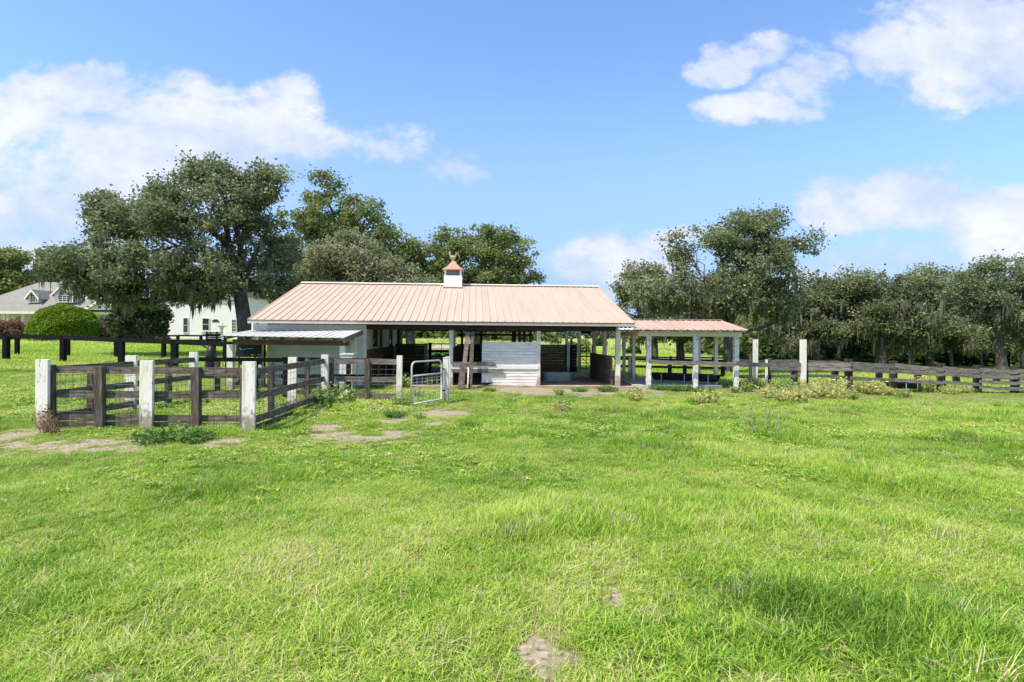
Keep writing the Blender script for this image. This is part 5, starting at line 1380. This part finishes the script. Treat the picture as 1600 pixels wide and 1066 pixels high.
# porch columns and shaded porch wall details
for px in (7, 13, 36): 
    p = hp(px, 500, 80.2); MB().tube([(p.x, 80.2, .8), (p.x, 80.2, 1.0), (p.x, 80.2, ez - .4), (p.x, 80.2, ez - .28)], [.26, .2, .18, .26], 12).build('column', WHITE, house)
MB().box(hp(-60, 500).x, hp(262, 500).x, 79.8, 82.9, .6, 1.0).build('porch_floor', CONC, house)
def hwin(px0, px1, py0, py1, D, parent, arch=False, nx_=2, ny_=3, frame=WHITE):
    a, b_ = hp(px0, py1, D), hp(px1, py0, D); w = b_.x - a.x; h = b_.z - a.z; fw = .07
    m = MB(); y0, y1 = D - .10, D - .01
    m.box(a.x - fw, a.x, y0, y1, a.z - fw, b_.z + fw); m.box(b_.x, b_.x + fw, y0, y1, a.z - fw, b_.z + fw)
    m.box(a.x, b_.x, y0, y1, a.z - fw, a.z); m.box(a.x, b_.x, y0, y1, b_.z, b_.z + fw)
    for i in range(1, nx_): x = a.x + w * i / nx_; m.box(x - .025, x + .025, y0 + .03, y1, a.z, b_.z)
    for i in range(1, ny_): z = a.z + h * i / ny_; m.box(a.x, b_.x, y0 + .035, y1 - .005, z - .025, z + .025)
    if arch:
        pts = [((a.x + b_.x) / 2 + w / 2 * math.cos(q), y0 + .04, b_.z + fw + w / 2 * math.sin(q)) for q in [math.pi * i / 12 for i in range(13)]]
        m.tube(pts, .05, 6)
        for q in (.25, .5, .75): m.tube([((a.x + b_.x) / 2, y0 + .05, b_.z + fw), ((a.x + b_.x) / 2 + w / 2 * math.cos(q * math.pi), y0 + .05, b_.z + fw + w / 2 * math.sin(q * math.pi))], .02, 4)
    f = m.build('window', frame, parent)
    m = MB(); m.box(a.x, b_.x, D - .045, D - .035, a.z, b_.z)
    if arch: m.add([(p[0], D - .05, p[2]) for p in pts] + [(pts[0][0], D - .05, b_.z)], [tuple(range(13))])
    m.build('pane', GLASSD, f)
hwin(26, 33, 496, 512, 83, house); hwin(50, 54, 494, 520, 83, house); hwin(156, 171, 496, 512, 82.9, house); hwin(192, 206, 496, 512, 82.9, house)
def dormer(pxl, pxr, pyt, pyb, pk, D, win, arch=False):
    a, b_ = hp(pxl, pyb, D), hp(pxr, pyt, D); cxx = (a.x + b_.x) / 2; pz = hp(pxl, pk, D).z; back = D + 7
    m = MB(); m.prism([(a.x, D, a.z), (b_.x, D, a.z), (b_.x, D, b_.z), (cxx, D, pz - .15), (a.x, D, b_.z)], (0, 6.5, 0)); d = m.build('dormer', STUCCO, house)
    m = MB(); o = .35
    sl = (pz - b_.z) / (cxx - a.x)
    for s in (-1, 1):
        xe = cxx + s * ((b_.x - cxx) + o); ze = pz - sl * ((b_.x - cxx) + o)
        m.prism([(cxx, D - .35, pz), (xe, D - .35, ze), (xe, D - .35, ze - .16), (cxx, D - .35, pz - .16)], (0, 7, 0))
    rr = m.build('dormer_roof', SHINGLE, d)
    m = MB()
    for s in (-1, 1):
        xe = cxx + s * ((b_.x - cxx) + o); ze = pz - sl * ((b_.x - cxx) + o)
        m.prism([(cxx, D - .4, pz + .02), (xe, D - .4, ze + .02), (xe, D - .4, ze - .32), (cxx, D - .4, pz - .32)], (0, .045, 0))
    m.build('bargeboard', WHITE, d)
    hwin(*win, D, d, arch, 3, 3)
dormer(44.5, 60, 462, 473, 452.5, 81.5, (48.5, 59, 459.5, 471.5))
dormer(85, 114, 458, 473, 444, 81.2, (92, 110, 462, 471), True)
dormer(140, 158, 462, 473, 452.5, 81.5, (148, 156, 462, 471))
# front gable with its own roof
a, b_, pk = hp(133, 484, 78.5), hp(192, 484, 78.5), hp(162, 467, 78.5)
m = MB(); m.prism([(a.x, 78.6, a.z), (b_.x, 78.6, b_.z), (pk.x, 78.6, pk.z)], (0, 5, 0)); gb_ = m.build('gable', STUCCO, house)
m = MB()
for q in (a, b_):
    d_ = (Vector((q.x, 0, q.z)) - Vector((pk.x, 0, pk.z))) * 1.08 + Vector((pk.x, 0, pk.z))
    m.prism([(pk.x, 78.3, pk.z + .1), (d_.x, 78.3, d_.z + .1), (d_.x, 78.3, d_.z - .15), (pk.x, 78.3, pk.z - .15)], (0, 6, 0))
m.build('gable_roof', SHINGLE, gb_, split=True)
m = MB()
for q in (a, b_):
    d_ = (Vector((q.x, 0, q.z)) - Vector((pk.x, 0, pk.z))) * 1.08 + Vector((pk.x, 0, pk.z))
    m.prism([(pk.x, 78.2, pk.z + .12), (d_.x, 78.2, d_.z + .12), (d_.x, 78.2, d_.z - .25), (pk.x, 78.2, pk.z - .25)], (0, .08, 0))
m.build('bargeboard', WHITE, gb_)
# right wing
A, B = hp(262, 535, 76), hp(374, 535, 76); tz = hp(320, 462, 76).z
wg = MB(); wg.box(A.x, B.x, 76, 88, .5, tz); wing = wg.build('wing', STUCCO, house)
m = MB(); x0, x1 = A.x - .5, B.x + .5
m.prism([(x0, 75.5, tz), (x0, 82, tz + 2.6), (x0, 88.5, tz), ], (x1 - x0, 0, 0)); m.build('wing_roof', SHINGLE, house)
m = MB(); m.box(A.x - .02, B.x + .02, 75.9, 75.99, hp(0, 497, 76).z + .0, hp(0, 496.4, 76).z + .0)
hwin(287, 294, 497.5, 519.5, 76, wing, nx_=1, ny_=2); hwin(317, 327, 498, 516, 76, wing, nx_=1, ny_=2); hwin(363, 369, 500, 518, 76, wing, nx_=2, ny_=4)
c = hp(337, 503, 76); pts = [(c.x + .48 * math.cos(q), 75.93, c.z + .34 * math.sin(q)) for q in [math.pi * i / 12 for i in range(13)]]
m = MB(); m.prism(pts, (0, .05, 0)); m.build('arched_vent', GLASSD, wing)
m = MB(); m.box(hp(317, 517, 76).x - .2, hp(327, 517, 76).x + .2, 75.8, 75.99, hp(320, 518, 76).z - .1, hp(320, 518, 76).z + .02); m.build('sill', WHITE, wing)
# garden bird bath before the wing
p = at(346.5, 520, 60); z0 = gz(p.x, 60); zt_ = at(346, 509, 60).z
t = thing('bird_bath', 'pale green pedestal bird bath in front of the white house wing', 'bird bath', (p.x, 60, z0))
MB().tube([(p.x, 60, z0), (p.x, 60, z0 + .2), (p.x, 60, zt_ - .5), (p.x, 60, zt_ - .2)], [.35, .16, .12, .2], 12).build('pedestal', SIDING, t, smooth=True)
MB().tube([(p.x, 60, zt_ - .2), (p.x, 60, zt_ - .05), (p.x, 60, zt_), (p.x, 60, zt_ - .03)], [.2, .5, .55, .48], 20).build('bowl', SIDING, t, smooth=True)
MB().tube([(p.x, 60, zt_ - .05), (p.x, 60, zt_ + .25), (p.x, 60, zt_ + .3)], [.06, .12, .04], 10).build('finial', SIDING, t, smooth=True)

# ------------------------------------------------------------------ sky, sun
w = bpy.data.worlds.new('World'); S.world = w; w.use_nodes = True
nt = w.node_tree; N = nt.nodes; L = nt.links; N.clear()
out = N.new('ShaderNodeOutputWorld'); bg = N.new('ShaderNodeBackground'); L.new(bg.outputs[0], out.inputs[0])
SUN_EL, SUN_AZ = R(58), R(-128)          # azimuth from +Y, clockwise seen from above: behind the camera on the left
sky = N.new('ShaderNodeTexSky'); sky.sky_type = 'NISHITA'; sky.sun_disc = False; sky.sun_elevation = SUN_EL; sky.sun_rotation = SUN_AZ
sky.air_density = 1.0; sky.dust_density = .4; sky.ozone_density = 2.0
tc = N.new('ShaderNodeTexCoord'); sp = N.new('ShaderNodeSeparateXYZ'); L.new(tc.outputs['Generated'], sp.inputs[0])
def M(op, a, b=None, c=None):
    n = N.new('ShaderNodeMath'); n.operation = op
    for i, v in enumerate((a, b, c)):
        if v is None: continue
        if isinstance(v, (int, float)): n.inputs[i].default_value = v
        else: L.new(v, n.inputs[i])
    return n.outputs[0]
ay = M('MAXIMUM', M('ABSOLUTE', sp.outputs[1]), .08)
U = M('DIVIDE', sp.outputs[0], ay); Vv = M('DIVIDE', sp.outputs[2], ay)
cmb = N.new('ShaderNodeCombineXYZ'); L.new(U, cmb.inputs[0]); L.new(M('MULTIPLY', Vv, 1.5), cmb.inputs[1])
def wn(scale, det, off=0, rough=.6):
    mp = N.new('ShaderNodeMapping'); mp.inputs['Location'].default_value = (off, off * .7, off * .3); L.new(cmb.outputs[0], mp.inputs[0])
    n = N.new('ShaderNodeTexNoise'); n.inputs['Scale'].default_value = scale; n.inputs['Detail'].default_value = det; n.inputs['Roughness'].default_value = rough
    L.new(mp.outputs[0], n.inputs[0]); return n.outputs['Fac']
def wc(scale, det, off):
    mp = N.new('ShaderNodeMapping'); mp.inputs['Location'].default_value = (off, off, off); L.new(cmb.outputs[0], mp.inputs[0])
    n = N.new('ShaderNodeTexNoise'); n.inputs['Scale'].default_value = scale; n.inputs['Detail'].default_value = det; L.new(mp.outputs[0], n.inputs[0])
    s_ = N.new('ShaderNodeSeparateColor'); L.new(n.outputs['Color'], s_.inputs[0]); return s_.outputs[0], s_.outputs[1]
wa, wb = wc(7, 5, 5.3)
UW = M('MULTIPLY_ADD', M('SUBTRACT', wa, .5), .22, U); VW = M('MULTIPLY_ADD', M('SUBTRACT', wb, .5), .13, Vv)
n1 = wn(4.6, 9, 3.1, .6); n2 = wn(14, 8, 7.7, .62); n3 = wn(6.5, 6, 1.3); n4 = wn(34, 6, 4.2)
CL = [(30, 190, 130, 78, 1.6), (130, 165, 110, 55, 1.6), (255, 178, 150, 66, 1.6), (400, 190, 120, 60, 1.5), (200, 265, 340, 110, 1.5), (485, 225, 110, 48, 1.2), (600, 228, 90, 34, .8), (690, 272, 56, 34, .8), (60, 340, 200, 80, 1.1),
      (1520, 60, 220, 100, 1.8), (1390, 60, 100, 70, 1.6), (1130, 92, 60, 36, 1.4), (1185, 165, 85, 34, 1.5), (1250, 115, 70, 50, 1.3), (1180, 80, 70, 30, 1.0), (1440, 315, 165, 60, 1.9), (1580, 340, 170, 80, 1.9), (1340, 335, 80, 36, 1.5), (1330, 425, 130, 30, .9), (950, 410, 150, 52, 1.4), (1050, 372, 120, 26, 1.1),
      (1480, 395, 180, 30, .9), (20, 400, 140, 36, .9)]
mask = None; low = None
for px, py, rx, ry, am in CL:
    u0, v0 = (px - CX) / F, (HY - py) / F
    du = M('MULTIPLY', M('SUBTRACT', UW, u0), F / rx); dv = M('MULTIPLY', M('SUBTRACT', VW, v0), F / ry)
    d = M('SUBTRACT', 1.0, M('MULTIPLY_ADD', du, du, M('MULTIPLY', dv, dv)))
    d = M('MULTIPLY', M('MAXIMUM', d, -2.4), am)
    d = M('MULTIPLY_ADD', M('MAXIMUM', d, 0), .75, M('MULTIPLY', M('MINIMUM', d, 0), .8))
    mask = d if mask is None else M('MAXIMUM', mask, d)
v = M('ADD', mask, M('MULTIPLY', M('SUBTRACT', n1, .5), 2.5))
v = M('ADD', v, M('MULTIPLY', M('SUBTRACT', n2, .5), 1.9))
v = M('ADD', v, M('MULTIPLY', M('SUBTRACT', n4, .5), .7))
mr = N.new('ShaderNodeMapRange'); mr.interpolation_type = 'SMOOTHSTEP'; mr.inputs[1].default_value = -.12; mr.inputs[2].default_value = .85; L.new(v, mr.inputs[0])
cloud = M('MULTIPLY', mr.outputs[0], .93)
hz = N.new('ShaderNodeMapRange'); hz.interpolation_type = 'SMOOTHSTEP'; hz.inputs[1].default_value = .50; hz.inputs[2].default_value = -.02; hz.inputs[4].default_value = .95; L.new(Vv, hz.inputs[0])
shade = N.new('ShaderNodeValToRGB'); L.new(M('ADD', M('MULTIPLY', v, .16), M('MULTIPLY', n3, 1.15)), shade.inputs[0])
e = shade.color_ramp.elements; e[0].position = .35; e[0].color = (.53, .64, .86, 1); e[1].position = .95; e[1].color = (.93, .95, .99, 1)
x = e.new(.65); x.color = (.68, .76, .91, 1)
CLK = 3.75
sc = N.new('ShaderNodeMixRGB'); sc.blend_type = 'MULTIPLY'; sc.inputs[0].default_value = 1; L.new(shade.outputs[0], sc.inputs[1]); sc.inputs[2].default_value = (CLK, CLK, CLK, 1)
tint = N.new('ShaderNodeMixRGB'); tint.blend_type = 'MULTIPLY'; tint.inputs[0].default_value = 1; L.new(sky.outputs[0], tint.inputs[1]); tint.inputs[2].default_value = (.76, .86, .98, 1)
mh = N.new('ShaderNodeMixRGB'); L.new(hz.outputs[0], mh.inputs[0]); L.new(tint.outputs[0], mh.inputs[1]); mh.inputs[2].default_value = (.36 * CLK, .53 * CLK, .92 * CLK, 1)
mc = N.new('ShaderNodeMixRGB'); L.new(cloud, mc.inputs[0]); L.new(mh.outputs[0], mc.inputs[1]); L.new(sc.outputs[0], mc.inputs[2])
L.new(mc.outputs[0], bg.inputs[0]); bg.inputs[1].default_value = .15
ld_ = bpy.data.lights.new('sun', 'SUN'); ld_.energy = 3.25; ld_.angle = R(.6); ld_.color = (1, .92, .80)
so = bpy.data.objects.new('sun', ld_); COL.objects.link(so)
dirv = Vector((math.sin(SUN_AZ) * math.cos(SUN_EL), math.cos(SUN_AZ) * math.cos(SUN_EL), math.sin(SUN_EL)))
so.rotation_euler = dirv.to_track_quat('Z', 'Y').to_euler(); so.location = dirv * 60

# ------------------------------------------------------------------ camera
cd = bpy.data.cameras.new('camera'); cam = bpy.data.objects.new('camera', cd); COL.objects.link(cam); S.camera = cam
cd.sensor_width = 36; cd.lens = F / 1600 * 36; cd.shift_y = -(533 - HY) / 1600; cd.clip_end = 5000; cd.clip_start = .05
cam.location = (0, 0, CH); cam.rotation_euler = (math.pi / 2, -TH, 0)
S.view_settings.view_transform = 'Standard'; S.view_settings.look = 'None'; S.view_settings.exposure = .93; S.view_settings.gamma = 1
S.render.engine = 'CYCLES'; S.cycles.use_denoising = True
S.cycles.max_bounces = 6; S.cycles.diffuse_bounces = 3; S.cycles.transmission_bounces = 3; S.cycles.glossy_bounces = 2
